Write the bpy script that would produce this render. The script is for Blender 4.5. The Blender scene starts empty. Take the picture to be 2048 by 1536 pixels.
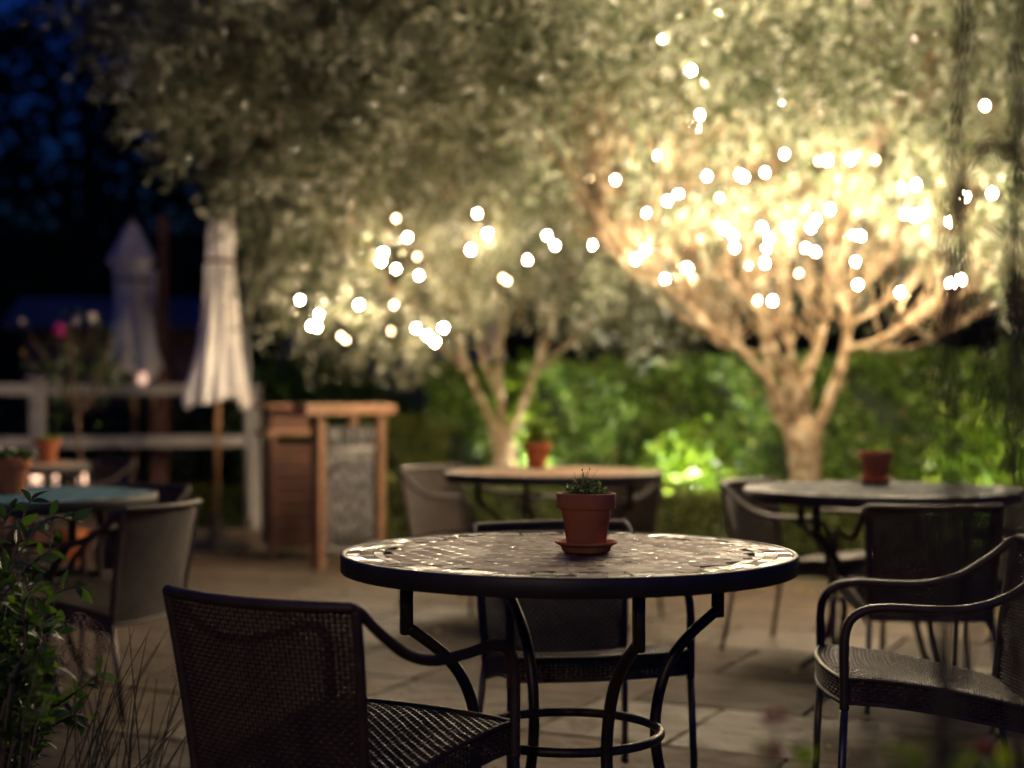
import bpy, bmesh, math, random
import numpy as np
from mathutils import Vector, Matrix
R = math.radians
random.seed(7); rng = np.random.default_rng(7)
sc = bpy.context.scene
col = sc.collection

# ------------------------------------------------------------------ camera
F_PX, HOR, CAM_Z = 2990.0, 795.0, 1.08
cam_d = bpy.data.cameras.new('camera'); cam = bpy.data.objects.new('camera', cam_d); col.objects.link(cam)
cam.location = (0, 0, CAM_Z); cam.rotation_euler = (R(90), 0, 0)
cam_d.sensor_width = 36; cam_d.lens = 36 * F_PX / 2048; cam_d.shift_y = (HOR - 768) / 2048
cam_d.clip_end = 300; cam_d.clip_start = 0.05
cam_d.dof.use_dof = True; cam_d.dof.focus_distance = 3.2; cam_d.dof.aperture_fstop = 1.5
sc.camera = cam
# ------------------------------------------------------------------ world (deep blue dusk)
w = bpy.data.worlds.new('World'); sc.world = w; w.use_nodes = True
nt = w.node_tree; nt.nodes.clear()
sky = nt.nodes.new('ShaderNodeTexSky'); sky.sky_type = 'NISHITA'; sky.sun_disc = False
SUN_EL, SUN_ROT = R(-1.5), R(160)
sky.sun_elevation = SUN_EL; sky.sun_rotation = SUN_ROT
tintn = nt.nodes.new('ShaderNodeMixRGB'); tintn.blend_type = 'MULTIPLY'; tintn.inputs[0].default_value = 1
tintn.inputs[2].default_value = (0.12, 0.85, 6.5, 1)
bg = nt.nodes.new('ShaderNodeBackground'); bg.inputs['Strength'].default_value = 0.08
wo = nt.nodes.new('ShaderNodeOutputWorld')
nt.links.new(sky.outputs[0], tintn.inputs[1]); nt.links.new(tintn.outputs[0], bg.inputs['Color']); nt.links.new(bg.outputs[0], wo.inputs[0])
# last dim skylight after sunset (broad and blue, no visible sun)
sd = bpy.data.lights.new('sun', 'SUN'); sd.energy = 0.01; sd.angle = R(12); sd.color = (.6, .75, 1)
so = bpy.data.objects.new('sun', sd); col.objects.link(so); so.rotation_euler = (R(40), 0, R(-160))
sc.view_settings.view_transform = 'Standard'; sc.view_settings.look = 'None'
sc.view_settings.exposure = 0.0; sc.view_settings.gamma = 1.0
sc.cycles.use_denoising = True; sc.cycles.use_adaptive_sampling = False
sc.cycles.max_bounces = 6; sc.cycles.diffuse_bounces = 3; sc.cycles.glossy_bounces = 3
sc.cycles.transmission_bounces = 4; sc.cycles.transparent_max_bounces = 6
sc.cycles.sample_clamp_indirect = 4.0; sc.cycles.caustics_reflective = False; sc.cycles.caustics_refractive = False
BULB_E = 2950.0

def at(px, py, Y):
    return Vector(((px - 1024) / F_PX * Y, Y, CAM_Z - (py - HOR) / F_PX * Y))

# ------------------------------------------------------------------ mesh helpers
class MB:
    def __init__(s): s.V = []; s.F = []; s.M = []; s.n = 0
    def add(s, V, F, m=0):
        V = np.asarray(V, dtype=float).reshape(-1, 3)
        s.V.append(V); o = s.n
        for f in F: s.F.append([int(i) + o for i in f])
        s.M += [m] * len(F); s.n += len(V)
    def build(s, name, mat, parent=None, smooth=True):
        me = bpy.data.meshes.new(name)
        V = np.concatenate(s.V) if s.V else np.zeros((0, 3))
        me.from_pydata(V.tolist(), [], s.F)
        return finish(name, me, mat, parent, smooth, s.M)
def finish(name, me, mat, parent=None, smooth=True, M=None):
    mats = mat if isinstance(mat, (list, tuple)) else [mat]
    for m in mats: me.materials.append(m)
    if M is not None and len(mats) > 1: me.polygons.foreach_set('material_index', M)
    if smooth: me.polygons.foreach_set('use_smooth', [True] * len(me.polygons))
    me.update()
    o = bpy.data.objects.new(name, me); col.objects.link(o)
    if parent is not None: o.parent = parent
    return o
def quads(name, V, mat, parent=None, smooth=False):
    """V: n x 4 x 3 array of quads"""
    n = len(V); me = bpy.data.meshes.new(name)
    me.vertices.add(n * 4); me.vertices.foreach_set('co', np.asarray(V, dtype=np.float32).ravel())
    me.loops.add(n * 4); me.loops.foreach_set('vertex_index', np.arange(n * 4, dtype=np.int32))
    me.polygons.add(n); me.polygons.foreach_set('loop_start', np.arange(n, dtype=np.int32) * 4)
    me.polygons.foreach_set('loop_total', np.full(n, 4, dtype=np.int32))
    me.update(calc_edges=True)
    return finish(name, me, mat, parent, smooth)
def tube(mb, pts, r, sides=8, caps=True, ripple=0, pitch=.008, m=0, smoothn=0):
    P = [Vector(p) for p in pts]
    rs = list(r) if isinstance(r, (list, tuple, np.ndarray)) else [r] * len(P)
    if smoothn: P, rs = catmull(P, rs, smoothn)
    if ripple:
        Q = [P[0]]; q = [rs[0]]
        for i in range(len(P) - 1):
            k = max(1, int((P[i + 1] - P[i]).length / (pitch / 2)))
            for j in range(1, k + 1):
                Q.append(P[i].lerp(P[i + 1], j / k)); q.append(rs[i] + (rs[i + 1] - rs[i]) * j / k)
        P = Q; rs = [x + (ripple if i % 2 else -ripple) for i, x in enumerate(q)]
    n = len(P); T = []
    for i in range(n):
        a = P[max(i - 1, 0)]; b = P[min(i + 1, n - 1)]; t = (b - a)
        T.append(t.normalized() if t.length > 1e-9 else Vector((0, 0, 1)))
    u = T[0].orthogonal().normalized(); V = []
    for i in range(n):
        u = (u - T[i] * u.dot(T[i]))
        u = u.normalized() if u.length > 1e-6 else T[i].orthogonal().normalized()
        v = T[i].cross(u)
        for k in range(sides):
            a = 2 * math.pi * k / sides
            V.append(P[i] + (u * math.cos(a) + v * math.sin(a)) * rs[i])
    F = [(i * sides + k, i * sides + (k + 1) % sides, (i + 1) * sides + (k + 1) % sides, (i + 1) * sides + k) for i in range(n - 1) for k in range(sides)]
    if caps: F.append(list(range(sides))[::-1]); F.append([(n - 1) * sides + k for k in range(sides)])
    mb.add([tuple(v) for v in V], F, m)
def catmull(P, rs, n):
    Q = []; q = []
    for i in range(len(P) - 1):
        p0 = P[max(i - 1, 0)]; p1 = P[i]; p2 = P[i + 1]; p3 = P[min(i + 2, len(P) - 1)]
        for j in range(n):
            t = j / n
            Q.append(0.5 * ((2 * p1) + (p2 - p0) * t + (2 * p0 - 5 * p1 + 4 * p2 - p3) * t * t + (3 * p1 - p0 - 3 * p2 + p3) * t ** 3))
            q.append(rs[i] + (rs[i + 1] - rs[i]) * t)
    Q.append(P[-1]); q.append(rs[-1]); return Q, q
def box(mb, c, s, rot=None, bev=.004, m=0):
    hx, hy, hz = s[0] / 2, s[1] / 2, s[2] / 2; b = min(bev, hx * .45, hy * .45, hz * .45)
    bm = bmesh.new(); M = rot if rot is not None else Matrix.Identity(3)
    for sx in (-1, 1):
        for sy in (-1, 1):
            for sz in (-1, 1):
                for p in ((hx, hy - b, hz - b), (hx - b, hy, hz - b), (hx - b, hy - b, hz)):
                    bm.verts.new(Vector(c) + M @ Vector((sx * p[0], sy * p[1], sz * p[2])))
    bmesh.ops.convex_hull(bm, input=bm.verts); bm.verts.index_update()
    bmesh.ops.dissolve_limit(bm, angle_limit=.01, verts=bm.verts, edges=bm.edges); bm.verts.index_update()
    mb.add([tuple(v.co) for v in bm.verts], [[v.index for v in f.verts] for f in bm.faces], m); bm.free()
def RZ(a): return Matrix.Rotation(a, 3, 'Z')
def lathe(mb, prof, c=(0, 0, 0), seg=40, m=0):
    V = []; n = len(prof)
    for r, z in prof:
        for k in range(seg):
            a = 2 * math.pi * k / seg; V.append((c[0] + r * math.cos(a), c[1] + r * math.sin(a), c[2] + z))
    F = [(i * seg + k, i * seg + (k + 1) % seg, (i + 1) * seg + (k + 1) % seg, (i + 1) * seg + k) for i in range(n - 1) for k in range(seg)]
    mb.add(V, F, m)
def tag(o, label=None, cat=None, group=None, kind=None):
    if label: o['label'] = label
    if cat: o['category'] = cat
    if group: o['group'] = group
    if kind: o['kind'] = kind
    return o
def empty(name, loc=(0, 0, 0), rz=0, label=None, cat=None, group=None):
    o = bpy.data.objects.new(name, None); col.objects.link(o); o.location = loc; o.rotation_euler = (0, 0, rz)
    o.empty_display_size = .1
    return tag(o, label, cat, group)
def copy_tree(o, parent=None):
    c = o.copy(); col.objects.link(c); c.parent = parent
    for ch in [x for x in ALLCH.get(o.name, [])]: copy_tree(ch, c)
    return c
ALLCH = {}
def index_children():
    ALLCH.clear()
    for o in bpy.data.objects:
        if o.parent: ALLCH.setdefault(o.parent.name, []).append(o)

# ------------------------------------------------------------------ materials
def new_mat(name):
    m = bpy.data.materials.new(name); m.use_nodes = True
    n = m.node_tree.nodes; l = m.node_tree.links
    return m, n, l, n['Principled BSDF']
def ramp(n, l, src, stops):
    r = n.new('ShaderNodeValToRGB'); e = r.color_ramp.elements
    while len(e) > 1: e.remove(e[0])
    e[0].position = stops[0][0]; e[0].color = (*stops[0][1], 1)
    for p, c in stops[1:]:
        x = e.new(p); x.color = (*c, 1)
    l.new(src, r.inputs[0]); return r
def noise(n, l, scale, detail=4, vec='Object', dist=0):
    t = n.new('ShaderNodeTexNoise'); t.inputs['Scale'].default_value = scale; t.inputs['Detail'].default_value = detail
    t.inputs['Distortion'].default_value = dist
    tc = n.new('ShaderNodeTexCoord'); l.new(tc.outputs[vec], t.inputs['Vector']); return t
def surf(name, stops, scale=8, rough=.6, bump=.15, bscale=60, spec=.5, metal=0, detail=5, rrange=None, bdist=.003, coat=0):
    m, n, l, b = new_mat(name)
    t = noise(n, l, scale, detail); r = ramp(n, l, t.outputs['Fac'], stops); l.new(r.outputs[0], b.inputs['Base Color'])
    b.inputs['Roughness'].default_value = rough; b.inputs['Metallic'].default_value = metal
    b.inputs['Specular IOR Level'].default_value = spec; b.inputs['Coat Weight'].default_value = coat
    t2 = noise(n, l, bscale, 6); bp = n.new('ShaderNodeBump'); bp.inputs['Strength'].default_value = bump; bp.inputs['Distance'].default_value = bdist
    l.new(t2.outputs['Fac'], bp.inputs['Height']); l.new(bp.outputs[0], b.inputs['Normal'])
    if rrange:
        mr = n.new('ShaderNodeMapRange'); mr.inputs['To Min'].default_value = rrange[0]; mr.inputs['To Max'].default_value = rrange[1]
        mr.inputs['From Min'].default_value = .3; mr.inputs['From Max'].default_value = .7
        l.new(t2.outputs['Fac'], mr.inputs['Value']); l.new(mr.outputs[0], b.inputs['Roughness'])
    return m
def leafmat(name, stops, trans=.3, rough=.45, spec=.5):
    m, n, l, b = new_mat(name)
    g = n.new('ShaderNodeNewGeometry'); r = ramp(n, l, g.outputs['Random Per Island'], stops)
    l.new(r.outputs[0], b.inputs['Base Color']); b.inputs['Roughness'].default_value = rough; b.inputs['Specular IOR Level'].default_value = spec
    tr = n.new('ShaderNodeBsdfTranslucent'); hs = n.new('ShaderNodeHueSaturation'); hs.inputs['Value'].default_value = 1.5; hs.inputs['Saturation'].default_value = 1.15
    l.new(r.outputs[0], hs.inputs['Color']); l.new(hs.outputs[0], tr.inputs['Color'])
    mx = n.new('ShaderNodeMixShader'); mx.inputs[0].default_value = trans
    l.new(b.outputs[0], mx.inputs[1]); l.new(tr.outputs[0], mx.inputs[2]); l.new(mx.outputs[0], n['Material Output'].inputs[0])
    return m
def emis(name, colr, s):
    m, n, l, b = new_mat(name); b.inputs['Base Color'].default_value = (*colr, 1)
    b.inputs['Emission Color'].default_value = (*colr, 1); b.inputs['Emission Strength'].default_value = s
    return m
def islandmat(name, stops, rough=(.3, .6), bump=.1, bscale=150, spec=.5, mixn=.25, nscale=30, bdist=.002):
    m, n, l, b = new_mat(name); g = n.new('ShaderNodeNewGeometry')
    r = ramp(n, l, g.outputs['Random Per Island'], stops)
    t = noise(n, l, nscale, 6); rr = ramp(n, l, t.outputs['Fac'], [(0.25, (.45, .45, .45)), (.5, (1, 1, 1)), (.8, (1.25, 1.2, 1.1))])
    mx = n.new('ShaderNodeMixRGB'); mx.blend_type = 'MULTIPLY'; mx.inputs[0].default_value = mixn
    l.new(r.outputs[0], mx.inputs[1]); l.new(rr.outputs[0], mx.inputs[2]); l.new(mx.outputs[0], b.inputs['Base Color'])
    wn = n.new('ShaderNodeTexWhiteNoise'); wn.noise_dimensions = '1D'; l.new(g.outputs['Random Per Island'], wn.inputs['W'])
    mr = n.new('ShaderNodeMapRange'); mr.inputs['To Min'].default_value = rough[0]; mr.inputs['To Max'].default_value = rough[1]
    l.new(wn.outputs['Value'], mr.inputs['Value']); l.new(mr.outputs[0], b.inputs['Roughness'])
    b.inputs['Specular IOR Level'].default_value = spec
    t2 = noise(n, l, bscale, 5); bp = n.new('ShaderNodeBump'); bp.inputs['Strength'].default_value = bump; bp.inputs['Distance'].default_value = bdist
    l.new(t2.outputs['Fac'], bp.inputs['Height']); l.new(bp.outputs[0], b.inputs['Normal'])
    return m
M = {}
M['wicker'] = surf('wicker', [(.3, (.038, .022, .014)), (.7, (.080, .048, .033))], scale=25, rough=.45, bump=.3, bscale=300, spec=.55)
M['tubing'] = surf('dark_tubing', [(.3, (.030, .022, .018)), (.7, (.055, .040, .032))], scale=30, rough=.38, bump=.2, bscale=120, metal=.35, rrange=(.3, .55))
M['leg_metal'] = surf('leg_metal', [(.3, (.10, .09, .08)), (.7, (.16, .14, .13))], scale=30, rough=.4, metal=.8, bump=.1)
M['rim'] = surf('table_rim', [(.3, (.018, .014, .012)), (.7, (.04, .03, .026))], scale=12, rough=.5, bump=.25, bscale=40)
M['grout'] = surf('grout', [(.3, (.035, .025, .02)), (.7, (.06, .045, .036))], scale=60, rough=1, spec=.1)
M['terracotta'] = surf('terracotta', [(.28, (.27, .08, .035)), (.42, (.46, .155, .06)), (.62, (.54, .205, .085)), (.72, (.58, .31, .18)), (.85, (.55, .38, .27))], scale=9, rough=.75, bump=.25, bscale=140, spec=.3)
M['terra_dark'] = surf('terracotta_dark', [(.25, (.30, .08, .04)), (.55, (.42, .12, .055)), (.8, (.5, .19, .1))], scale=9, rough=.7, bump=.25, bscale=140, spec=.3)
M['terra_pale'] = surf('terracotta_pale', [(.25, (.42, .13, .05)), (.55, (.52, .17, .06)), (.8, (.58, .24, .11))], scale=9, rough=.75, bump=.25, bscale=140, spec=.3)
M['soil'] = surf('soil', [(.3, (.015, .010, .007)), (.7, (.045, .03, .02))], scale=80, rough=.95, bump=1, bscale=200)
M['bark'] = surf('olive_bark', [(.3, (.07, .045, .028)), (.45, (.19, .125, .062)), (.58, (.31, .245, .155)), (.72, (.46, .39, .27))], scale=11, rough=.9, bump=1, bscale=26, bdist=.045)
M['twig'] = surf('twig', [(.3, (.10, .07, .045)), (.7, (.20, .15, .10))], scale=30, rough=.8)
M['drytwig'] = surf('dry_twig', [(.3, (.09, .05, .03)), (.7, (.20, .12, .08))], scale=30, rough=.8)
M['darktwig'] = surf('dark_twig', [(.3, (.02, .016, .012)), (.7, (.05, .038, .028))], scale=30, rough=.8)
M['olive'] = leafmat('olive_leaf', [(0, (.03, .045, .02)), (.45, (.11, .13, .07)), (.78, (.30, .33, .22)), (1, (.62, .64, .52))], trans=.45, rough=.35, spec=.7)
M['olive2'] = leafmat('olive_leaf_green', [(0, (.03, .04, .018)), (.45, (.10, .11, .055)), (.78, (.25, .25, .16)), (1, (.55, .54, .44))], trans=.3, rough=.35, spec=.7)
M['hedge'] = leafmat('hedge_leaf', [(0, (.02, .05, .008)), (.5, (.07, .14, .02)), (.85, (.17, .27, .045)), (.97, (.28, .36, .09)), (1, (.34, .2, .1))], trans=.3, rough=.4)
M['boxleaf'] = leafmat('box_leaf', [(0, (.05, .07, .012)), (.5, (.10, .13, .02)), (1, (.17, .19, .035))], trans=.3, rough=.5)
M['bush'] = leafmat('bush_leaf', [(0, (.02, .05, .01)), (.6, (.05, .11, .02)), (1, (.12, .18, .03))], trans=.3)
M['fresh'] = leafmat('fresh_leaf', [(0, (.05, .11, .012)), (.6, (.14, .24, .02)), (1, (.32, .42, .06))], trans=.35, rough=.35)
M['shrubleaf'] = leafmat('shrub_leaf', [(0, (.020, .045, .018)), (.5, (.05, .10, .025)), (.85, (.10, .18, .03)), (1, (.20, .30, .05))], trans=.35, rough=.38)
M['herb'] = leafmat('herb_leaf', [(0, (.06, .12, .035)), (.6, (.13, .22, .07)), (1, (.26, .34, .13))], trans=.25)
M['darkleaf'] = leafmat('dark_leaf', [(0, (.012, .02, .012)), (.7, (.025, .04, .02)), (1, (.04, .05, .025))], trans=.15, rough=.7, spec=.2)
M['vine'] = leafmat('vine_leaf', [(0, (.018, .02, .012)), (.7, (.04, .045, .022)), (1, (.08, .07, .04))], trans=.2, rough=.6)
M['litter'] = leafmat('litter', [(0, (.14, .06, .02)), (.5, (.30, .19, .05)), (1, (.42, .33, .10))], trans=.2, rough=.7)
M['seed'] = leafmat('seed_head', [(0, (.25, .17, .13)), (1, (.45, .34, .27))], trans=.3, rough=.7)
M['redpet'] = leafmat('red_petal', [(0, (.16, .005, .02)), (1, (.32, .02, .05))], trans=.3)
M['pinkpet'] = leafmat('pink_petal', [(0, (.55, .05, .32)), (1, (.8, .15, .5))], trans=.3)
M['whitepet'] = leafmat('white_petal', [(0, (.6, .52, .45)), (1, (.8, .75, .7))], trans=.3)
M['cloth'] = surf('parasol_cloth', [(.3, (.50, .44, .40)), (.45, (.68, .63, .60)), (.75, (.80, .76, .74))], scale=4, rough=.85, bump=.3, bscale=20, bdist=.01)
M['whitewood'] = surf('white_painted_wood', [(.3, (.28, .25, .225)), (.7, (.46, .42, .38))], scale=5, rough=.6, bump=.2)
M['orangewood'] = surf('orange_wood', [(.3, (.17, .085, .042)), (.6, (.25, .13, .065)), (.8, (.31, .17, .095))], scale=6, rough=.55, bump=.2, bscale=40)
M['darkwood'] = surf('dark_wood', [(.3, (.07, .028, .016)), (.7, (.15, .065, .036))], scale=5, rough=.6, bump=.3, bscale=30)
M['polewood'] = surf('pole_wood', [(.3, (.28, .14, .06)), (.7, (.42, .24, .12))], scale=8, rough=.6)
M['sleeper'] = surf('sleeper_wood', [(.3, (.08, .055, .035)), (.7, (.17, .12, .08))], scale=6, rough=.85, bump=.5)
M['steel'] = surf('galvanised_steel', [(.3, (.30, .30, .30)), (.7, (.42, .42, .42))], scale=14, rough=.45, metal=.7)
M['board'] = surf('blackboard', [(.3, (.018, .017, .016)), (.7, (.045, .043, .04))], scale=7, rough=.75)
M['chalk'] = surf('chalk', [(.3, (.28, .26, .24)), (.7, (.5, .48, .45))], scale=60, rough=.95)
M['brick'] = surf('brick', [(.3, (.22, .09, .06)), (.7, (.38, .17, .11))], scale=14, rough=.9, bump=.5)
M['cable'] = surf('cable', [(.3, (.01, .01, .01)), (.7, (.03, .03, .025))], rough=.6)
M['slate'] = surf('slate_roof', [(.3, (.07, .075, .095)), (.7, (.13, .135, .16))], scale=6, rough=.7, bump=.4)
M['shedwall'] = surf('shed_wall', [(.3, (.13, .07, .045)), (.7, (.22, .13, .085))], scale=5, rough=.85, bump=.3)
M['greywall'] = surf('grey_wall', [(.3, (.34, .32, .33)), (.7, (.5, .47, .47))], scale=3, rough=.9, bump=.3)
M['plaster'] = surf('dark_plaster', [(.3, (.05, .05, .06)), (.7, (.09, .09, .10))], scale=3, rough=.9)
M['bulb'] = emis('bulb_glow', (1, .775, .50), BULB_E)
M['flame'] = emis('lantern_glow', (1, .62, .42), 2.6)
M['lens'] = emis('spot_lens', (1, .93, .75), 30)
M['slab'] = islandmat('riven_slab', [(0, (.050, .033, .021)), (.35, (.076, .051, .031)), (.7, (.096, .065, .040)), (1, (.072, .052, .036))], rough=(.55, .8), bump=.9, bscale=9, mixn=.9, nscale=3.2, bdist=.035, spec=.3)
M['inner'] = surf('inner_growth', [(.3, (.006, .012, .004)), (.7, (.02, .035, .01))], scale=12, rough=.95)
M['ground'] = surf('ground_soil', [(.3, (.035, .035, .015)), (.6, (.07, .06, .03)), (.8, (.05, .075, .02))], scale=5, rough=.95, bump=.8, bscale=30, bdist=.02)

# ------------------------------------------------------------------ ground, paving
g = MB(); g.add([(-120, -20, 0), (120, -20, 0), (120, 160, 0), (-120, 160, 0)], [(0, 1, 2, 3)])
tag(g.build('ground', M['ground'], smooth=False), kind='structure')
pv = MB(); rot = RZ(R(-26))
y = -6.0
while y < 15:
    h = random.choice((.42, .48, .6, .6)); x = -9 + random.random() * .4
    while x < 9:
        wd = random.choice((.45, .6, .75, .9)); c = rot @ Vector((x + wd / 2, y + h / 2 - 1.5, 0)) + Vector((0, 5.5, 0))
        far = 10.3 if c.x < -.2 else 10.3 - (c.x + .2) * 1.05
        far = max(far, 8.55) if c.x < 3 else 8.3
        if 1.2 < c.y < far and -5.8 < c.x < 4.2:
            tl = Matrix.Rotation(R(random.uniform(-.14, .14)), 3, 'X') @ Matrix.Rotation(R(random.uniform(-.14, .14)), 3, 'Y')
            box(pv, (c.x, c.y, .008 + random.uniform(-.0015, .0015)), (wd - random.uniform(.007, .015), h - random.uniform(.007, .015), .03), rot @ tl, bev=.005)
        x += wd
    y += h
tag(pv.build('paving', M['slab'], smooth=False), kind='structure')

# ------------------------------------------------------------------ chair
def grid_frames(P, U, V):
    e = 1e-3
    p = P(U, V); du = P(U + e, V) - p; dv = P(U, V + e) - p
    n = np.cross(du, dv); n /= np.linalg.norm(n, axis=-1, keepdims=True) + 1e-12
    return p, du / (np.linalg.norm(du, axis=-1, keepdims=True) + 1e-12), dv / (np.linalg.norm(dv, axis=-1, keepdims=True) + 1e-12), n
def strips(mb, P, along_u, n_str, n_cross, width, amp, thick, seg=3):
    """n_str strips over the sheet P(u,v) on 0..1, each going over and under n_cross others"""
    k = n_cross * seg + 1; s = np.linspace(0, 1, k)
    for j in range(n_str):
        c = np.full(k, (j + .5) / n_str); U, V = (s, c) if along_u else (c, s)
        p, du, dv, n = grid_frames(P, U, V); side = dv if along_u else du
        h = amp * np.sin(np.pi * s * n_cross + (np.pi if j % 2 else 0))
        ctr = p + n * h[:, None]
        ring = np.stack([ctr + side * width / 2, ctr + n * thick / 2, ctr - side * width / 2, ctr - n * thick / 2], 1)
        F = [(i * 4 + q, i * 4 + (q + 1) % 4, i * 4 + 4 + (q + 1) % 4, i * 4 + 4 + q) for i in range(k - 1) for q in range(4)]
        mb.add(ring.reshape(-1, 3), F)
def seatP(u, v):
    a = u * 2 - 1; hw = .198 + .032 * v
    x = a * hw; yy = -.185 + .43 * v + .03 * (1 - a * a) * v * v
    z = .438 - .075 * np.clip(1 - v, 0, 1) ** 1.6 - .014 * (1 - a * a) * (1 - (2 * v - 1) ** 2) - .018 * np.clip(v - .8, 0, 1) ** 2 * 25 * .5
    return np.stack([x, yy, z], -1)
def backP(u, v):
    a = u * 2 - 1; hw = .200 + .022 * v
    x = a * hw; yy = -.19 - .055 * np.clip(v, 0, 2) ** 1.3 - .05 * (1 - a * a) * (.5 + .5 * v)
    z = .335 + .392 * v + 0 * a
    return np.stack([x, yy, z], -1)
def apronP(u, v):
    # u runs round the seat: left side, front, right side
    t = u * 3
    L = np.clip(t, 0, 1); Fr = np.clip(t - 1, 0, 1); Rr = np.clip(t - 2, 0, 1)
    su = Fr; sv = np.where(t < 1, L, np.where(t < 2, 1, 1 - Rr)); su = np.where(t < 1, 0, np.where(t < 2, Fr, 1))
    q = seatP(su, sv); q[..., 2] = .433 - .075 * np.clip(1 - sv, 0, 1) ** 1.6 - .058 * v
    q[..., 1] += np.where((t >= 1) & (t < 2), .002, 0)
    return q
def make_chair():
    root = empty('wicker_armchair')
    s = MB(); strips(s, seatP, True, 46, 30, .0082, .0028, .0022, seg=4); strips(s, seatP, False, 30, 46, .0115, .0004, .0018, seg=1)
    s.build('seat', M['wicker'], root)
    a = MB(); strips(a, apronP, True, 7, 110, .0078, .0020, .0018, seg=2); strips(a, apronP, False, 110, 7, .0085, .0012, .0016, seg=1)
    for sd in (.42, .362):
        tube(a, [tuple(p) for p in apronP(np.linspace(0, 1, 40), np.full(40, (.42 - sd) / .058))], .0055, 6, ripple=.0006, pitch=.007)
    a.build('seat_apron', M['wicker'], root)
    b = MB(); strips(b, backP, True, 44, 44, .0078, .0022, .0020, seg=2); strips(b, backP, False, 44, 44, .0076, .0015, .0018, seg=1)
    b.build('backrest', M['wicker'], root)
    f = MB()
    top = [tuple(p + np.array([0, -.002, .006])) for p in backP(np.linspace(0, 1, 24), np.full(24, 1.0))]
    tube(f, top, .0115, 8, ripple=.0011, pitch=.009)
    for u in (0.0, 1.0):
        tube(f, [tuple(p) for p in backP(np.full(12, u), np.linspace(0, 1, 12))], .0105, 8, ripple=.0008, pitch=.009)
    tube(f, [tuple(p) for p in backP(np.linspace(0, 1, 20), np.full(20, 0.0))], .007, 6, ripple=.0006, pitch=.008)
    f.build('back_frame', M['wicker'], root)
    for sx in (-1, 1):
        am = MB()
        pts = [(.236, .246, .36), (.236, .246, .44), (.236, .246, .52), (.236, .236, .568), (.236, .205, .597), (.236, .15, .606), (.236, .06, .603), (.235, -.03, .606), (.232, -.11, .63), (.228, -.18, .676), (.224, -.232, .722), (.221, -.247, .731)]
        tube(am, [(sx * p[0], p[1], p[2]) for p in pts], .0112, 8, ripple=.0007, pitch=.008, smoothn=4)
        am.build('arm', M['wicker'], root)
        for (x0, y0, x1, y1, z0) in ((.236, .246, .243, .262, .37), (.202, -.188, .222, -.245, .35)):
            lg = MB(); tube(lg, [(sx * x0, y0, z0), (sx * x1, y1, .014)], .0095, 10)
            lo = lg.build('leg', M['leg_metal'], root)
            cp = MB(); tube(cp, [(sx * x1, y1, .03), (sx * x1, y1, .0235 - .006)], .0125, 10)
            tube(cp, [(sx * x1, y1, .0235), (sx * x1, y1, .023)], .0125, 10, caps=False); cp.build('foot_cap', M['rim'], lo)
    return root
chair0 = make_chair(); index_children()
def place_chair(o, origin, facing, label, z=.0215):
    o.location = (origin[0], origin[1], z); o.scale = (1, 1, .952); o.rotation_euler = (0, 0, math.atan2(facing[1], facing[0]) - math.pi / 2)
    return tag(o, label, 'chair', 'wicker armchairs around the mosaic tables')
chairs = [
 ((-.325, 2.89), (.53, .84), 'near wicker armchair seen from behind, tucked under the brown mosaic table'),
 ((1.028, 3.64), (-.996, .09), 'wicker armchair facing left with its woven seat catching the light, nearest the right edge'),
 ((.167, 3.99), (.24, -.97), 'wicker armchair on the far side of the brown mosaic table, facing the camera'),
 ((-1.40, 5.09), (-.94, .35), 'brown wicker armchair with its lit back turned, in front of the teal mosaic table'),
 ((-1.60, 5.83), (-.5, -.87), 'dark wicker armchair behind the teal mosaic table'),
 ((-2.46, 8.43), (-.75, -.66), 'far wicker armchair between the white rail fence and the small far table'),
 ((-.23, 7.49), (.75, -.66), 'wicker armchair with pale lit backrest beside the chalkboard stand'),
 ((.39, 7.185), (-.75, -.66), 'wicker armchair behind the tan table, its backrest just under the table edge'),
 ((1.20, 6.22), (.79, -.61), 'wicker armchair turned sideways by the thick olive trunk, behind the grey table'),
 ((1.40, 5.17), (.03, 1.0), 'black silhouetted wicker armchair with its back to the camera at the grey table'),
 ((1.76, 5.675), (-.95, -.3), 'wicker armchair at the far right end of the grey mosaic table'),
]
for i, (o_, f_, lb) in enumerate(chairs):
    place_chair(chair0 if i == 0 else copy_tree(chair0), o_, f_, lb)

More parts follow.
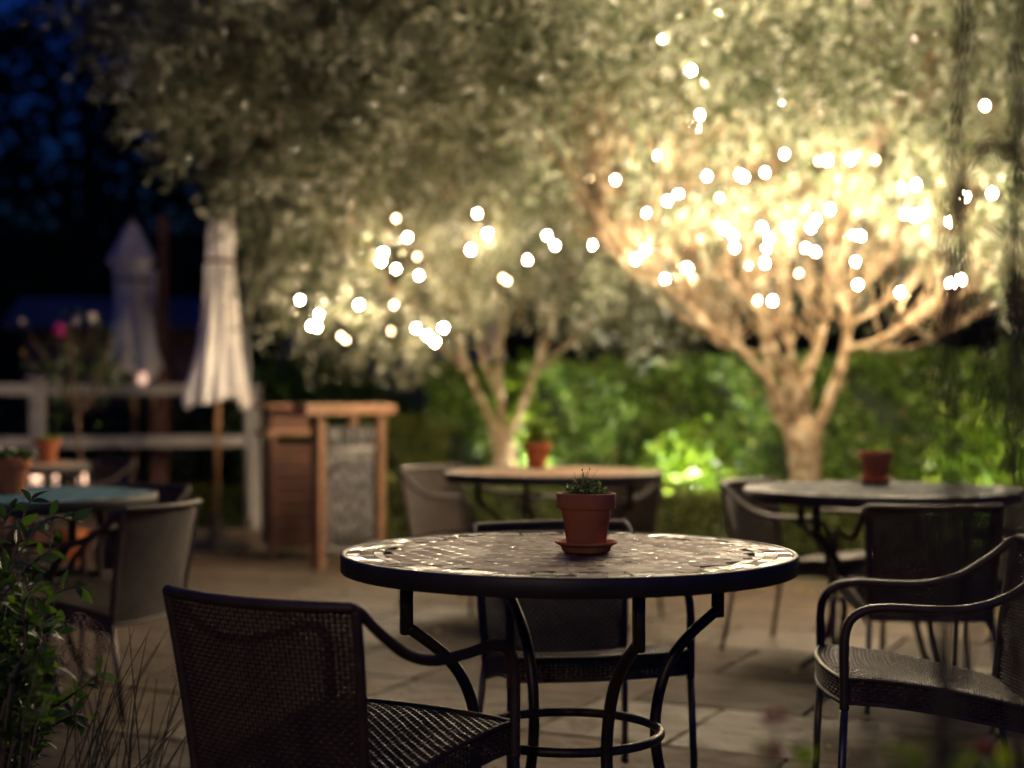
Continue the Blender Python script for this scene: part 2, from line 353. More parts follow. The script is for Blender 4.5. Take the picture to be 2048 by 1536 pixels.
# ------------------------------------------------------------------ mosaic tables
TILES = {
 'brown': ([(0, (.095, .046, .034)), (.5, (.15, .074, .054)), (1, (.21, .105, .08))], [(0, (.06, .045, .04)), (.5, (.17, .14, .10)), (1, (.30, .26, .19))]),
 'teal': ([(0, (.04, .12, .15)), (.5, (.07, .19, .23)), (1, (.13, .26, .30))], [(0, (.05, .1, .12)), (1, (.25, .3, .3))]),
 'tan': ([(0, (.36, .22, .13)), (.5, (.44, .28, .17)), (1, (.52, .35, .22))], [(0, (.2, .13, .09)), (1, (.5, .4, .3))]),
 'grey': ([(0, (.045, .06, .06)), (.5, (.075, .095, .09)), (1, (.12, .14, .13))], [(0, (.05, .06, .06)), (1, (.2, .22, .2))]),
}
def make_table(kind, seed, loc, rz, label):
    rd = random.Random(seed); root = empty('mosaic_table', (loc[0], loc[1], .0215), rz, label, 'table', 'round mosaic tables on the patio')
    T = TILES[kind]; ZT = .7185
    mt = islandmat(kind + '_tile', T[0], rough=(.5, .72) if kind == 'brown' else (.75, .95), bump=.25, bscale=120, mixn=.4, nscale=60, spec=.28 if kind == 'brown' else .12)
    md = islandmat(kind + '_inset', T[1], rough=(.10, .6) if kind == 'brown' else (.5, .8), bump=.3, bscale=160, mixn=.4, nscale=60, spec=.5)
    tb = MB()
    lathe(tb, [(.001, ZT - .012), (.489, ZT - .012), (.489, ZT + .0005), (.4925, ZT + .0025), (.498, ZT + .0015), (.5, ZT - .002), (.5, ZT - .036), (.498, ZT - .038), (.47, ZT - .038), (.468, ZT - .03), (.001, ZT - .03)], seg=96)
    tb.build('tabletop', M['rim'], root)
    gr = MB(); lathe(gr, [(.4885, ZT - .004), (.001, ZT - .004)], seg=96); gr.build('grout_bed', M['grout'], root)
    ms = MB()
    def tile(poly, mi, tilt):
        cx = sum(p[0] for p in poly) / len(poly); cy = sum(p[1] for p in poly) / len(poly)
        tx, ty = rd.gauss(0, tilt), rd.gauss(0, tilt); dz = rd.uniform(-.0004, .0004); n = len(poly); V = []
        for k, (s_, z_) in enumerate(((1, -.004), (1, -.0003), (.985, 0))):
            for p in poly:
                x, y_ = cx + (p[0] - cx) * s_, cy + (p[1] - cy) * s_
                V.append((x, y_, ZT + z_ + dz + (x - cx) * tx + (y_ - cy) * ty))
        F = [(k * n + i, k * n + (i + 1) % n, (k + 1) * n + (i + 1) % n, (k + 1) * n + i) for k in range(2) for i in range(n)] + [[2 * n + i for i in range(n)]]
        ms.add(V, F, mi)
    s = .043; d = .0098; RI = .405; ct, st_ = math.cos(R(24)), math.sin(R(24)); rt = lambda P_: [(x * ct - y_ * st_, x * st_ + y_ * ct) for x, y_ in P_]
    for i in range(-10, 11):
        for j in range(-10, 11):
            cx, cy = i * s, j * s; h = s / 2 - .0005; e = d - .0004
            if math.hypot(cx, cy) < RI - .002:
                j_ = lambda: rd.uniform(-.0007, .0007)
                poly = [(cx - h + e, cy - h), (cx + h - e, cy - h), (cx + h, cy - h + e), (cx + h, cy + h - e), (cx + h - e, cy + h), (cx - h + e, cy + h), (cx - h, cy + h - e), (cx - h, cy - h + e)]
                poly = [(x + j_(), y_ + j_()) for x, y_ in poly]
                poly = [(x * min(1, RI / math.hypot(x, y_)), y_ * min(1, RI / math.hypot(x, y_))) for x, y_ in poly]
                tile(rt(poly), 0, .003)
            dx, dy = (i + .5) * s, (j + .5) * s
            if math.hypot(dx, dy) < RI - d:
                q = d - .0007; tile(rt([(dx - q, dy), (dx, dy - q), (dx + q, dy), (dx, dy + q)]), 1, .03)
    for (r0, r1, nn, mi) in ((.4075, .4275, 74, 1), (.4295, .456, 52, 1), (.458, .487, 62, 1)):
        for k in range(nn):
            a0 = 2 * math.pi * (k + .03 + rd.uniform(-.08, .08)) / nn + r0 * 9; a1 = 2 * math.pi * (k + .93) / nn + r0 * 9; am = (a0 + a1) / 2
            tile([(r * math.cos(a), r * math.sin(a)) for r, a in ((r0, a0), (r0, am), (r0, a1), (r1, a1), (r1, am), (r1, a0))], mi if rd.random() < .6 else 0, .022)
    ms.build('mosaic', [mt, md], root, smooth=False)
    rg = MB(); tube(rg, [(.203 * math.cos(a), .203 * math.sin(a), .322) for a in np.linspace(0, 2 * math.pi, 49)], .0105, 10, caps=False)
    rg.build('foot_ring', M['tubing'], root)
    prof = [(.366, .6), (.345, .585), (.30, .55), (.262, .51), (.236, .465), (.219, .41), (.212, .355), (.214, .30), (.226, .24), (.25, .17), (.29, .09), (.34, .03), (.365, .006)]
    for k in range(4):
        a = R(20 + 90 * k); ca, sa = math.cos(a), math.sin(a); lg = MB()
        tube(lg, [(r * ca, r * sa, z - .03) if z > .06 else (r * ca, r * sa, z) for r, z in prof], .0128, 10, smoothn=3)
        box(lg, (.37 * ca, .37 * sa, (ZT - .03 + .555) / 2), (.026, .02, ZT - .03 - .555), RZ(a), bev=.003)
        lg.build('leg', M['tubing'], root)
    ap = MB(); tube(ap, [(.37 * math.cos(a), .37 * math.sin(a), ZT - .034) for a in np.linspace(0, 2 * math.pi, 49)], .008, 6, caps=False)
    ap.build('under_ring', M['tubing'], root)
    return root
make_table('brown', 1, (.124, 3.30), 0, 'nearest round table with pinkish brown mosaic top and glinting square insets')
make_table('teal', 2, (-1.755, 5.24), R(30), 'round table with teal blue mosaic top behind the green shrub')
make_table('tan', 3, (.19, 6.87), R(50), 'round table with warm tan top in front of the forked olive tree')
make_table('grey', 4, (1.367, 5.56), R(20), 'round table with grey green mosaic top, in front of the thick olive trunk')
make_table('tan', 5, (-2.66, 7.6), R(70), 'small distant table by the white rail fence at the left edge')

# ------------------------------------------------------------------ leaf builders
def leaves(P, D, L, W, fold=.25, curl=.0, roll=None):
    """diamond leaves: base P (n,3), direction D (n,3), length L, width W -> n x 4 x 3"""
    n = len(P); D = D / (np.linalg.norm(D, axis=1, keepdims=True) + 1e-9)
    r = rng.normal(size=(n, 3)) if roll is None else roll
    S = np.cross(D, r); S /= np.linalg.norm(S, axis=1, keepdims=True) + 1e-9
    N = np.cross(S, D); L = np.asarray(L).reshape(-1, 1); W = np.asarray(W).reshape(-1, 1)
    mid = P + D * L * .45
    return np.stack([P, mid + S * W / 2 + N * W * fold, P + D * L - N * L * curl, mid - S * W / 2 + N * W * fold], 1)
def unit(v): return v / (np.linalg.norm(v, axis=-1, keepdims=True) + 1e-9)
def in_lobes(lobes, n, shell=.0):
    vol = np.array([l[1][0] * l[1][1] * l[1][2] for l in lobes]); pick = rng.choice(len(lobes), n, p=vol / vol.sum())
    d = unit(rng.normal(size=(n, 3))); rad = (shell + (1 - shell) * rng.random(n)) ** (1 / 3 if shell == 0 else .6)
    C = np.array([l[0] for l in lobes])[pick]; S = np.array([l[1] for l in lobes])[pick]
    return C + d * rad[:, None] * S, d
ASPECT = np.array([0, 0, 0.])
def twig_leaves(T, Dir, per, length, L, W, droop=.4):
    """T twig bases, Dir directions; per leaves along each"""
    n = len(T); Dir = unit(Dir); out = []
    t = np.linspace(.08, 1, per)
    P = T[:, None, :] + Dir[:, None, :] * (t * length)[None, :, None]
    P[..., 2] -= droop * length * (t ** 2)[None, :]
    D = Dir[:, None, :] * .8 + unit(rng.normal(size=(n, per, 3))) * .9; D[..., 2] -= droop * .5
    P = P.reshape(-1, 3); D = D.reshape(-1, 3); k = len(P)
    return leaves(P, D, L * rng.uniform(.7, 1.25, k), W * rng.uniform(.75, 1.3, k))

# ------------------------------------------------------------------ festoon bulbs (pixel, pixel, depth)
bulbsA = [(1383,141,8.3),(1310,311,8.2),(1391,256,9.2),(1186,340,9),(1178,358,9.1),(1231,360,8.4),(1414,352,8.6),(1488,354,8.1),(1480,350,8.9),(1530,345,8.8),(1569,308,8.7),(1637,322,8.2),(1655,321,8.6),(1702,318,8.3),(1751,320,8.5),(1748,287,9.1),(1769,270,9.2),(1832,370,8.2),(1970,211,8),(1984,387,8.2),(1931,393,8.4),(1439,396,8),(1334,402,8.2),(1356,387,9.2),(1294,427,8.8),(1660,419,8.2),(1631,440,8.1),(1622,455,8.5)]
bulbsA2 = [(1575,456,7.9),(1448,456,8.2),(1466,471,8.1),(1469,495,8.4),(1524,455,9.2),(1539,477,8.9),(1532,497,8.5),(1530,526,8.4),(1494,531,9.3),(1611,496,9.3),(1631,504,8.7),(1598,547,8.7),(1711,523,8.6),(1706,470,9),(1721,472,8.8),(1810,428,8.2),(1829,432,8.3),(1839,427,8.8),(1800,585,8.9),(1902,567,8.6),(1922,559,8.5),(1515,601,8.1),(1545,602,8.1),(1330,558,8.6),(1271,519,8.4),(1290,501,8.6),(1374,536,9.4),(1716,570,9.5),(1901,442,9.3)]
bulbsB = [(1110,491,9.6),(1094,471,9.7),(1184,490,10.6),(1055,520,10.4),(975,468,10.3),(955,427,10.8),(941,500,10.5),(1015,562,9.8),(1006,556,10.5),(792,437,9.5),(766,506,9.6),(762,522,9.6),(835,513,9.8),(838,551,9.6),(815,475,10.8),(792,538,10.9)]
bulbsB2 = [(718,610,9.9),(788,610,9.6),(637,630,9.4),(634,655,9.3),(623,652,9.5),(832,656,9.4),(887,656,10.2),(870,684,9.2),(855,672,9.5),(682,672,10.4),(782,662,10.5),(692,680,10.6),(600,600,10.6)]
# unseen bulbs carrying the strings past the frame, extras added to light near leaves
overA = [(1500,-60,7.6),(1250,-90,7.8),(1800,-80,7.4),(2150,150,8.2),(2200,350,8.4),(2130,500,8.3),(1620,-180,8.4),(1000,-120,8.2),(1180,-260,5.9),(1420,-300,5.7),(1660,-280,5.8),(1900,-300,5.6),(2200,-200,5.9),(1300,-420,5.2),(1800,-430,5.1),(1040,-200,6.3)]
GLOW = [M['bulb'], emis('bulb_glow_mid', (1, .80, .56), 240), emis('bulb_glow_dim', (1, .72, .42), 26)]
overB = [(900,-240,6.9)]
hid = [(1335,45,9.60),(1325,75,9.55),(1750,100,9.60),(1180,120,9.45),(1900,60,9.15),(1480,180,9.60),(1050,60,9.55),(1650,-70,8.0),(1850,190,9.60),(1260,200,9.60),(1620,200,9.60),(1450,20,9.60),(2000,120,9.35),(1400,230,9.05),(1680,170,8.85),(1150,220,9.05),(1350,-90,7.7),(1600,-50,7.7),(1930,290,8.95),(1720,240,9.05),(1560,200,8.75)]  # extra bulbs added deep in the crown to brighten its leaves
def string_light(name, pts, label):
    root = empty(name, at(*pts[0]), 0, label, 'string lights'); o0 = Vector(root.location)
    left = [at(*p) for p in pts]; order = [left.pop(0)]
    while left:
        k = min(range(len(left)), key=lambda i: (left[i] - order[-1]).length); order.append(left.pop(k))
    cb = MB(); path = []
    for a, b in zip(order, order[1:]):
        for t in (0, .25, .5, .75):
            q = a.lerp(b, t) + Vector((0, 0, .075)); q.z -= .12 * (b - a).length * 4 * t * (1 - t) * .5; path.append(q - o0)
    path.append(order[-1] + Vector((0, 0, .075)) - o0)
    tube(cb, path, .0035, 5); cb.build('cable', M['cable'], root)
    for p in order:
        sk = MB(); q = p - o0
        tube(sk, [q + Vector((0, 0, .078)), q + Vector((0, 0, .07)), q + Vector((0, 0, .014))], [.006, .008, .007], 6); 
        bb = MB(); prof = []
        for k in range(7):
            a = math.pi * k / 6; prof.append((max(.0006, .0115 * math.sin(a)), -.015 * math.cos(a)))
        lathe(bb, prof, tuple(q), seg=8); bo = bb.build('bulb', GLOW[0 if p.z > 2.75 or random.random() < .5 else random.choice((1, 1, 2))], root)
        sk.build('socket', M['cable'], bo)
    return [tuple(p) for p in order]
ALLB = []
ALLB += string_light('string_light', bulbsA + overA + hid, 'string of warm bulbs high in the big right olive crown')
ALLB += string_light('string_light', bulbsA2, 'string of warm bulbs low among the limbs of the thick olive tree')
ALLB += string_light('string_light', bulbsB + overB, 'string of warm bulbs in the middle of the forked olive crown')
ALLB += string_light('string_light', bulbsB2, 'string of warm bulbs along the drooping lower left of the olive crown')
hs_ = {tuple(at(*p)) for p in hid}; BP = np.array([b for b in ALLB if b not in hs_])
def clear_bulbs(C, r=.10, reach=1.1, rr=.085):
    """mask of points not crowding a bulb: an open pocket round it, open towards the patio side"""
    keep = np.ones(len(C), bool)
    for b in BP:
        d = C - b; keep &= (np.linalg.norm(d, axis=1) > r)
        ax = np.array([0, 0, CAM_Z]) - b; ax /= np.linalg.norm(ax)
        t = d @ ax; off = np.linalg.norm(d - t[:, None] * ax, axis=1)
        keep &= ~((t > 0) & (t < reach) & (off < rr))
    return keep

# ------------------------------------------------------------------ olive trees
def limb_mesh(mb, pts, r0, r1, sides=9, wob=.012):
    n = len(pts); P = [Vector(p) + Vector((random.uniform(-wob, wob), random.uniform(-wob, wob), 0)) for p in pts]
    rs = [(r0 + (r1 - r0) * (i / (n - 1)) ** .8) * random.uniform(.93, 1.1) for i in range(n)]
    tube(mb, P, rs, sides, smoothn=4); return catmull(P, rs, 4)[0]
def olive_tree(label, base, rb, fork, limbs, lobes, ntwig, mat, nbranch, hollow=None, leaf=(.082, .023), cl=300, sig=.125):
    root = empty('olive_tree', base, 0, label, 'tree'); o0 = Vector(base)
    tk = MB(); b = Vector(base); f = Vector(fork)
    tp = [b - Vector((0, 0, .05)), b + Vector((0, 0, .06)), b.lerp(f, .3), b.lerp(f, .7) + Vector((.01, 0, 0)), f, f + Vector((0, 0, .10))]
    tube(tk, [p - o0 for p in tp], [rb * 1.5, rb * 1.2, rb * 1.0, rb * .97, rb * 1.2, rb * .8], 14, smoothn=4)
    tk.build('trunk', M['bark'], root)
    nodes = []
    for pts, r0, r1 in limbs:
        lm = MB(); Q = limb_mesh(lm, [Vector(p) - o0 for p in pts], r0 * .70, r1 * .55); nodes += [(q + o0, r1) for q in Q[len(Q) // 3:]]
        lm.build('limb', M['bark'], root)
    NP = np.array([tuple(q[0]) for q in nodes])
    br = MB(); tg, _ = in_lobes(lobes, nbranch, .3)
    if hollow is not None: tg = tg[~hollow(tg)]
    tw_s = []
    for t in tg:
        k = int(np.argmin(np.linalg.norm(NP - t, axis=1) + rng.random(len(NP)) * 2.0 + np.where(NP[:, 2] > t[2] + .1, .8, 0)))
        a = Vector(NP[k]); e = Vector(t); mid = a.lerp(e, .5) + Vector((random.uniform(-.12, .12), random.uniform(-.12, .12), random.uniform(-.05, .15)))
        L_ = (e - a).length; tube(br, [a - o0, mid - o0, e - o0], [.006 + .006 * min(1, L_), .005 + .003 * min(1, L_), .002], 5, smoothn=4)
        tw_s.append(t)
    for k in range(150):
        a = Vector(NP[rng.integers(0, len(NP))]); u = Vector(a - Vector(base)); u.z *= .5; u.normalize()
        dr_ = (u * random.uniform(.3, 1) + Vector((random.gauss(0, .45), random.gauss(0, .45), random.uniform(.1, .9)))).normalized(); L_ = random.uniform(.35, .9)
        tube(br, [a - o0, a + dr_ * L_ * .5 + Vector((random.gauss(0, .03), 0, random.gauss(0, .03))) - o0, a + dr_ * L_ + Vector((0, 0, random.uniform(-.05, .12))) - o0], [.009, .006, .0025], 5, smoothn=3)
    br.build('branches', M['bark'], root)
    # clumps of twigs
    cc, dd = in_lobes(lobes, cl, .35); cc = np.concatenate([cc, np.array(tw_s)])
    pick = rng.integers(0, len(cc), ntwig); T = cc[pick] + rng.normal(size=(ntwig, 3)) * sig * rng.uniform(.5, 1.4, (len(cc), 1))[pick]
    if hollow is not None: T = T[~hollow(T)]
    ctr = np.mean([l[0] for l in lobes], axis=0)
    Dr = unit(T - ctr) * .7 + unit(rng.normal(size=T.shape)) * .8; Dr[:, 2] += .15
    V = twig_leaves(T, Dr, 9, .22, leaf[0], leaf[1])
    V = V[clear_bulbs(V.mean(1))]
    quads('crown', V - np.array(base), mat, root)
    return root
dA = 9.2
def pA(l, dd=0): return [at(x, y_, dA + dd + (q if len(r_) else 0)) for (x, y_, *r_) in l for q in [r_[0] if r_ else 0]]
limbsA = [
 (pA([(1588,880),(1560,800),(1525,745,-.1),(1470,690,-.15),(1420,655,-.2),(1360,600,-.3),(1290,545,-.35),(1200,490,-.4)]), .055, .018),
 (pA([(1590,880),(1548,815,.1),(1538,720,.15),(1520,640,.2),(1512,560,.2),(1490,430,.3),(1450,300,.3)]), .050, .018),
 (pA([(1598,875),(1575,780,-.15),(1556,715,-.2),(1540,660,-.25),(1500,600,-.3),(1440,560,-.35),(1370,525,-.4)]), .042, .014),
 (pA([(1605,870),(1590,770),(1580,660),(1572,560),(1560,430),(1540,280)]), .048, .018),
 (pA([(1618,870),(1615,780,-.1),(1640,690,-.1),(1656,600,-.1),(1662,480,-.1),(1690,360,-.2),(1720,220,-.2)]), .046, .016),
 (pA([(1628,875),(1655,805),(1686,720),(1697,640),(1682,570),(1700,470),(1745,370),(1790,260)]), .062, .018),
 (pA([(1692,700),(1750,684,-.1),(1810,655,-.15),(1870,622,-.2),(1940,590,-.2)]), .030, .010),
 (pA([(1612,865,.1),(1604,760,.2),(1628,690,.25),(1612,600,.25),(1622,500,.3),(1590,390,.3)]), .036, .014),
 (pA([(1696,650,.1),(1760,612,.1),(1830,570,.15),(1900,520,.2)]), .026, .010),
 (pA([(1545,705,.1),(1490,700,.1),(1440,690,.15),(1410,650,.2),(1390,590,.2)]), .020, .009),
 (pA([(1600,800,-.2),(1570,745,-.25),(1575,700,-.3),(1555,640,-.3),(1560,560,-.3)]), .024, .010),
 (pA([(1640,690,-.1),(1590,640,-.1),(1550,590,-.1),(1480,520,-.1)]), .018, .008),
 (pA([(1686,600,0),(1740,560,0),(1790,500,-.1),(1850,420,-.1)]), .022, .009),
 (pA([(1700,690,.2),(1770,700,.2),(1840,690,.2),(1900,655,.2)]), .016, .007),
]
def hollowA(T):
    T = np.asarray(T)
    # open heart of the tree: no leaves among the lower limbs
    q = (T - np.array([1.9, 9.1, 1.55])) / np.array([1.35, 1.2, .62]); return ((q ** 2).sum(1) < 1) | (T[:, 2] < 1.42) | (T[:, 1] < 5.9)
olive_tree('big olive tree with thick pale trunk and spreading lit limbs, on the right', (at(1612, 0, dA).x, dA, 0), .098, at(1606, 868, dA), limbsA,
           [((1.9, 9.3, 2.75), (2.1, 1.7, 1.25)), ((1.5, 8.7, 3.6), (2.2, 1.5, 1.1)), ((3.0, 8.9, 2.7), (1.2, 1.2, 1.2)), ((1.25, 7.4, 3.25), (1.9, .8, .62)), ((2.5, 7.3, 3.0), (.7, .7, .6))], 10500, M['olive'], 520, hollowA)
dB = 11.0
def pB(l): return [at(x, y_, dB + (r_[0] if r_ else 0)) for (x, y_, *r_) in l]
limbsB = [
 (pB([(998,880),(962,805),(935,745),(912,660),(890,580,.1),(850,500,.1),(790,420,.1)]), .048, .018),
 (pB([(1006,880),(1000,800),(998,720,-.1),(1008,640,-.1),(1000,560,-.2),(1010,430,-.2)]), .050, .018),
 (pB([(1014,875),(1048,805),(1066,750),(1096,680,.1),(1112,600,.1),(1150,520,.1),(1200,420,.1)]), .045, .016),
 (pB([(1068,745),(1120,700,.1),(1180,662,.15),(1250,620,.2),(1330,580,.2)]), .026, .010),
 (pB([(934,745),(880,690,-.2),(830,620,-.3),(760,560,-.4),(680,490,-.5),(600,400,-.7)]), .034, .012),
 (pB([(1003,800),(965,720,.1),(952,640,.1),(942,560,.1),(920,470,.1)]), .034, .012),
 (pB([(890,580,-.3),(800,470,-.5),(700,350,-.8),(560,240,-1),(420,180,-1.1)]), .026, .010),
 (pB([(1000,560,-.2),(900,400,-.6),(780,240,-.9),(640,80,-1.1)]), .028, .010),
 (pB([(1040,650,.1),(1050,560,.1),(1090,470,0),(1080,380,0)]), .024, .010),
]
def hollowB(T):
    q = (T - np.array([-.05, 11.0, 1.35])) / np.array([.62, .9, .65]); px = T[:, 0] / T[:, 1] * F_PX + 1024
    return ((q ** 2).sum(1) < 1) | (T[:, 2] < 1.40) | ((T[:, 0] < -2.0 - (T[:, 2] - 2.4) * .3) & (T[:, 2] < 2.45))
olive_tree('forked olive tree with amber lit limbs, its wide crown reaching left', (at(1005, 0, dB).x, dB, 0), .082, at(1005, 880, dB), limbsB,
           [((-.75, 10.7, 2.45), (1.45, 1.2, 1.1)), ((-1.08, 10.0, 3.6), (1.7, 1.2, 1.25)), ((.75, 11, 2.35), (1.0, .9, 1.0)), ((.3, 10.2, 3.9), (1.2, 1.0, 1.0)), ((-.75, 8.1, 3.15), (1.38, 1.0, .78))], 12500, M['olive2'], 360, hollowB)

# ------------------------------------------------------------------ hedges, bushes
def hedge(name, label, a, b, thick, h0, h1, n, mat, L, W, cat='hedge', bulge=.05):
    a = Vector((*a, 0)); b = Vector((*b, 0)); ax = (b - a); ln = ax.length; ax.normalize(); nr = Vector((-ax.y, ax.x, 0))
    root = empty(name, a, 0, label, cat)
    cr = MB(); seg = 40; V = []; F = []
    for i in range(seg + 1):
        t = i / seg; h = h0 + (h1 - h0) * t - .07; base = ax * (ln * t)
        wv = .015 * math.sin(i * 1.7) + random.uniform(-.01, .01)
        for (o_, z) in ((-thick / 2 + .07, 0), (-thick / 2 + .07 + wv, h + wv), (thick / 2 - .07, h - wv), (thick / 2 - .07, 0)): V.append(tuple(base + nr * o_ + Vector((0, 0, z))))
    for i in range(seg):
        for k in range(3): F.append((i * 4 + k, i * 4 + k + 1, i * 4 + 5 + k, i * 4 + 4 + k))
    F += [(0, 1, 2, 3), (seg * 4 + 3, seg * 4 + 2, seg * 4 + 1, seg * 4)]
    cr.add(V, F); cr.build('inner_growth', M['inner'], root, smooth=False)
    t = rng.random(n); hh = h0 + (h1 - h0) * t; f = rng.random(n); area_top = thick / (thick + h0)
    on_top = f < area_top * .8; d = rng.random(n) ** 2 * .10
    o_ = np.where(on_top, rng.uniform(-.5, .5, n) * thick, -(thick / 2) + d); z = np.where(on_top, hh - d, rng.random(n) * hh)
    back = (~on_top) & (rng.random(n) < .18); o_ = np.where(back, thick / 2 - d, o_)
    lump = bulge * (np.sin(t * ln * 5.1) * np.sin(z * 6.3 + 1.3) + .6 * np.sin(t * ln * 13 + z * 11)); o_ = o_ - np.where(on_top, 0, lump * np.where(back, -1, 1)); z = z + np.where(on_top, lump * .6, 0)
    P = np.outer(t * ln, np.array(ax)) + np.outer(o_, np.array(nr)); P[:, 2] = z
    out = np.where(on_top[:, None], np.array([0, 0, 1.]), np.array(nr)[None] * np.where(back, 1, -1)[:, None])
    D = out * .5 + unit(rng.normal(size=(n, 3))); roll = out + rng.normal(size=(n, 3)) * .5
    quads('foliage', leaves(P, D, L * rng.uniform(.6, 1.3, n), W * rng.uniform(.7, 1.3, n), roll=roll), mat, root)
    return root
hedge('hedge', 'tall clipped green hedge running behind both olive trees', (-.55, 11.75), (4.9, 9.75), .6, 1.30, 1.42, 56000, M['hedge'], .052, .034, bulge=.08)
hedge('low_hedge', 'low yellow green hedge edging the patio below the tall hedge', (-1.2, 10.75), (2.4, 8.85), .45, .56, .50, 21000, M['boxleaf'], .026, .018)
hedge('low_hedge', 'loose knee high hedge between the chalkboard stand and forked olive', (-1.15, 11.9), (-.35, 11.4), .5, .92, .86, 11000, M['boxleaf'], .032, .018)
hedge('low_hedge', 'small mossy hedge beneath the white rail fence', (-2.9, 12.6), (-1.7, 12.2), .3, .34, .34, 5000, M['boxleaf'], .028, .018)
def bush(name, label, lobes, n, mat, L, W, cat='bush', trunkr=.03):
    base = (lobes[0][0][0], lobes[0][0][1], 0); root = empty(name, base, 0, label, cat); o0 = np.array(base)
    st = MB()
    for c, s in lobes:
        for k in range(4): tube(st, [(random.uniform(-.1, .1), random.uniform(-.1, .1), -.02), (np.array(c) - o0) * .6, (np.array(c) - o0) + rng.normal(size=3) * np.array(s) * .4], [trunkr, trunkr * .7, trunkr * .3], 6, smoothn=3)
    st.build('stems', M['twig'], root)
    P, d = in_lobes(lobes, n, .45); P = P + rng.normal(size=P.shape) * .04; P[:, 2] = np.abs(P[:, 2])
    D = d * .5 + unit(rng.normal(size=P.shape)); quads('foliage', leaves(P, D, L * rng.uniform(.6, 1.3, n), W * rng.uniform(.7, 1.3, n)) - o0, mat, root)
    return root
bush('bush', 'rounded green bush beyond the chalkboard stand', [((-1.75, 12.8, .85), (.75, .6, .62)), ((-1.2, 12.9, .65), (.6, .5, .5))], 15000, M['bush'], .06, .032)
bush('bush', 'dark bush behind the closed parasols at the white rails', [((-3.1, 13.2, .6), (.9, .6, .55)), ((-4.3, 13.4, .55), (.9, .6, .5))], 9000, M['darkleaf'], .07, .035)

bush('bush', 'bright green sprawling plant lit from below, left of the thick olive trunk', [((at(1372, 0, 10.5).x, 10.55, .45), (.24, .16, .42))], 1500, M['fresh'], .085, .045, 'plant', .008)
bush('bush', 'bright green leafy plant at the foot of the forked olive', [((at(1065, 0, 11.4).x, 11.35, .75), (.26, .18, .62))], 1700, M['fresh'], .09, .05, 'plant', .008)
bush('bush', 'bright green plant in front of the hedge at the right edge', [((at(1960, 0, 9.3).x, 9.25, .5), (.34, .16, .5))], 1800, M['fresh'], .085, .04, 'plant', .008)
# ------------------------------------------------------------------ distant dark trees
def far_tree(label, x, y_, h, rad, n, seed):
    root = empty('dark_tree', (x, y_, 0), 0, label, 'tree', 'dark trees beyond the garden'); tk = MB()
    tube(tk, [(0, 0, -.05), (.1, 0, h * .3), (0, .1, h * .65)], [.28, .2, .08], 9, smoothn=4)
    for k in range(7):
        a = k * 2.4; tube(tk, [(0, 0, h * (.2 + .05 * k)), (rad * .4 * math.cos(a), rad * .4 * math.sin(a), h * (.4 + .05 * k)), (rad * .8 * math.cos(a), rad * .8 * math.sin(a), h * (.5 + .06 * k))], [.08, .05, .02], 6, smoothn=2)
    tk.build('trunk', M['darktwig'], root)
    lobes = []
    for k in range(9):
        a = k * 2.4; lobes.append(((rad * .5 * math.cos(a), rad * .5 * math.sin(a), h * (.42 + .06 * k)), (rad * .55, rad * .55, h * .16)))
    P, d = in_lobes(lobes, n, .2); D = unit(rng.normal(size=P.shape))
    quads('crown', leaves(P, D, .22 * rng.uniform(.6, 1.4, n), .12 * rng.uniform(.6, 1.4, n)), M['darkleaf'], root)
for i, (x, y_, h, rad, n, lb) in enumerate([
    (-8.6, 19.0, 6.2, 2.4, 3500, 'dark tree silhouette against blue dusk at the far left'),
    (-6.0, 21.0, 7.6, 2.4, 4200, 'dark tree rising behind the left closed parasol'),
    (-3.0, 22.0, 11.0, 3.0, 14000, 'dark tall tree behind the timber post'),
    (.6, 23.0, 10.0, 3.4, 15000, 'dark tree hidden behind the forked olive crown'),
    (4.6, 22.0, 9.0, 3.2, 14000, 'dark tree far behind the tall hedge'),
    (8.4, 20.0, 9.0, 3.0, 12000, 'dark tree far beyond the right end of the hedge')]):
    far_tree(lb, x, y_, h, rad, n, i)
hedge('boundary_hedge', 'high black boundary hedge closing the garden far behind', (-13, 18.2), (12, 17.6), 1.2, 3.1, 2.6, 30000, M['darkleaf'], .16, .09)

# ------------------------------------------------------------------ buildings beyond
sh = empty('garden_shed', (-4.1, 15.6, 0), R(8), 'small dim shed with slate roof between the closed parasols', 'shed')
b = MB(); box(b, (0, 0, .9), (1.7, 1.3, 1.8)); b.build('wall', M['shedwall'], sh)
b = MB(); box(b, (0, -.45, 1.93), (2.0, .95, .06), Matrix.Rotation(R(20), 3, 'X')); box(b, (0, .42, 1.93), (2.0, .95, .06), Matrix.Rotation(R(-20), 3, 'X')); b.build('roof', M['slate'], sh, smooth=False)
b = MB(); box(b, (.3, -.665, .8), (.62, .03, 1.5)); dr = b.build('door', M['darkwood'], sh)
b = MB(); box(b, (.55, -.69, .8), (.02, .03, .1)); b.build('handle', M['steel'], dr)
ho = empty('outbuilding', (-.95, 15.5, 0), R(0), 'dark outbuilding with grey gable seen under the forked olive', 'building')
b = MB(); box(b, (-.3, 0, .65), (1.9, 1.6, 1.3)); b.build('wall', M['plaster'], ho)
b = MB(); b.add([(-1.4, -.95, 1.3), (.75, -.95, 1.3), (.55, 0, 1.95), (-1.2, 0, 1.95), (-1.4, .95, 1.3), (.75, .95, 1.3)], [(0, 1, 2, 3), (3, 2, 5, 4), (1, 5, 2), (0, 3, 4), (0, 4, 5, 1)]); b.build('roof', M['slate'], ho, smooth=False)
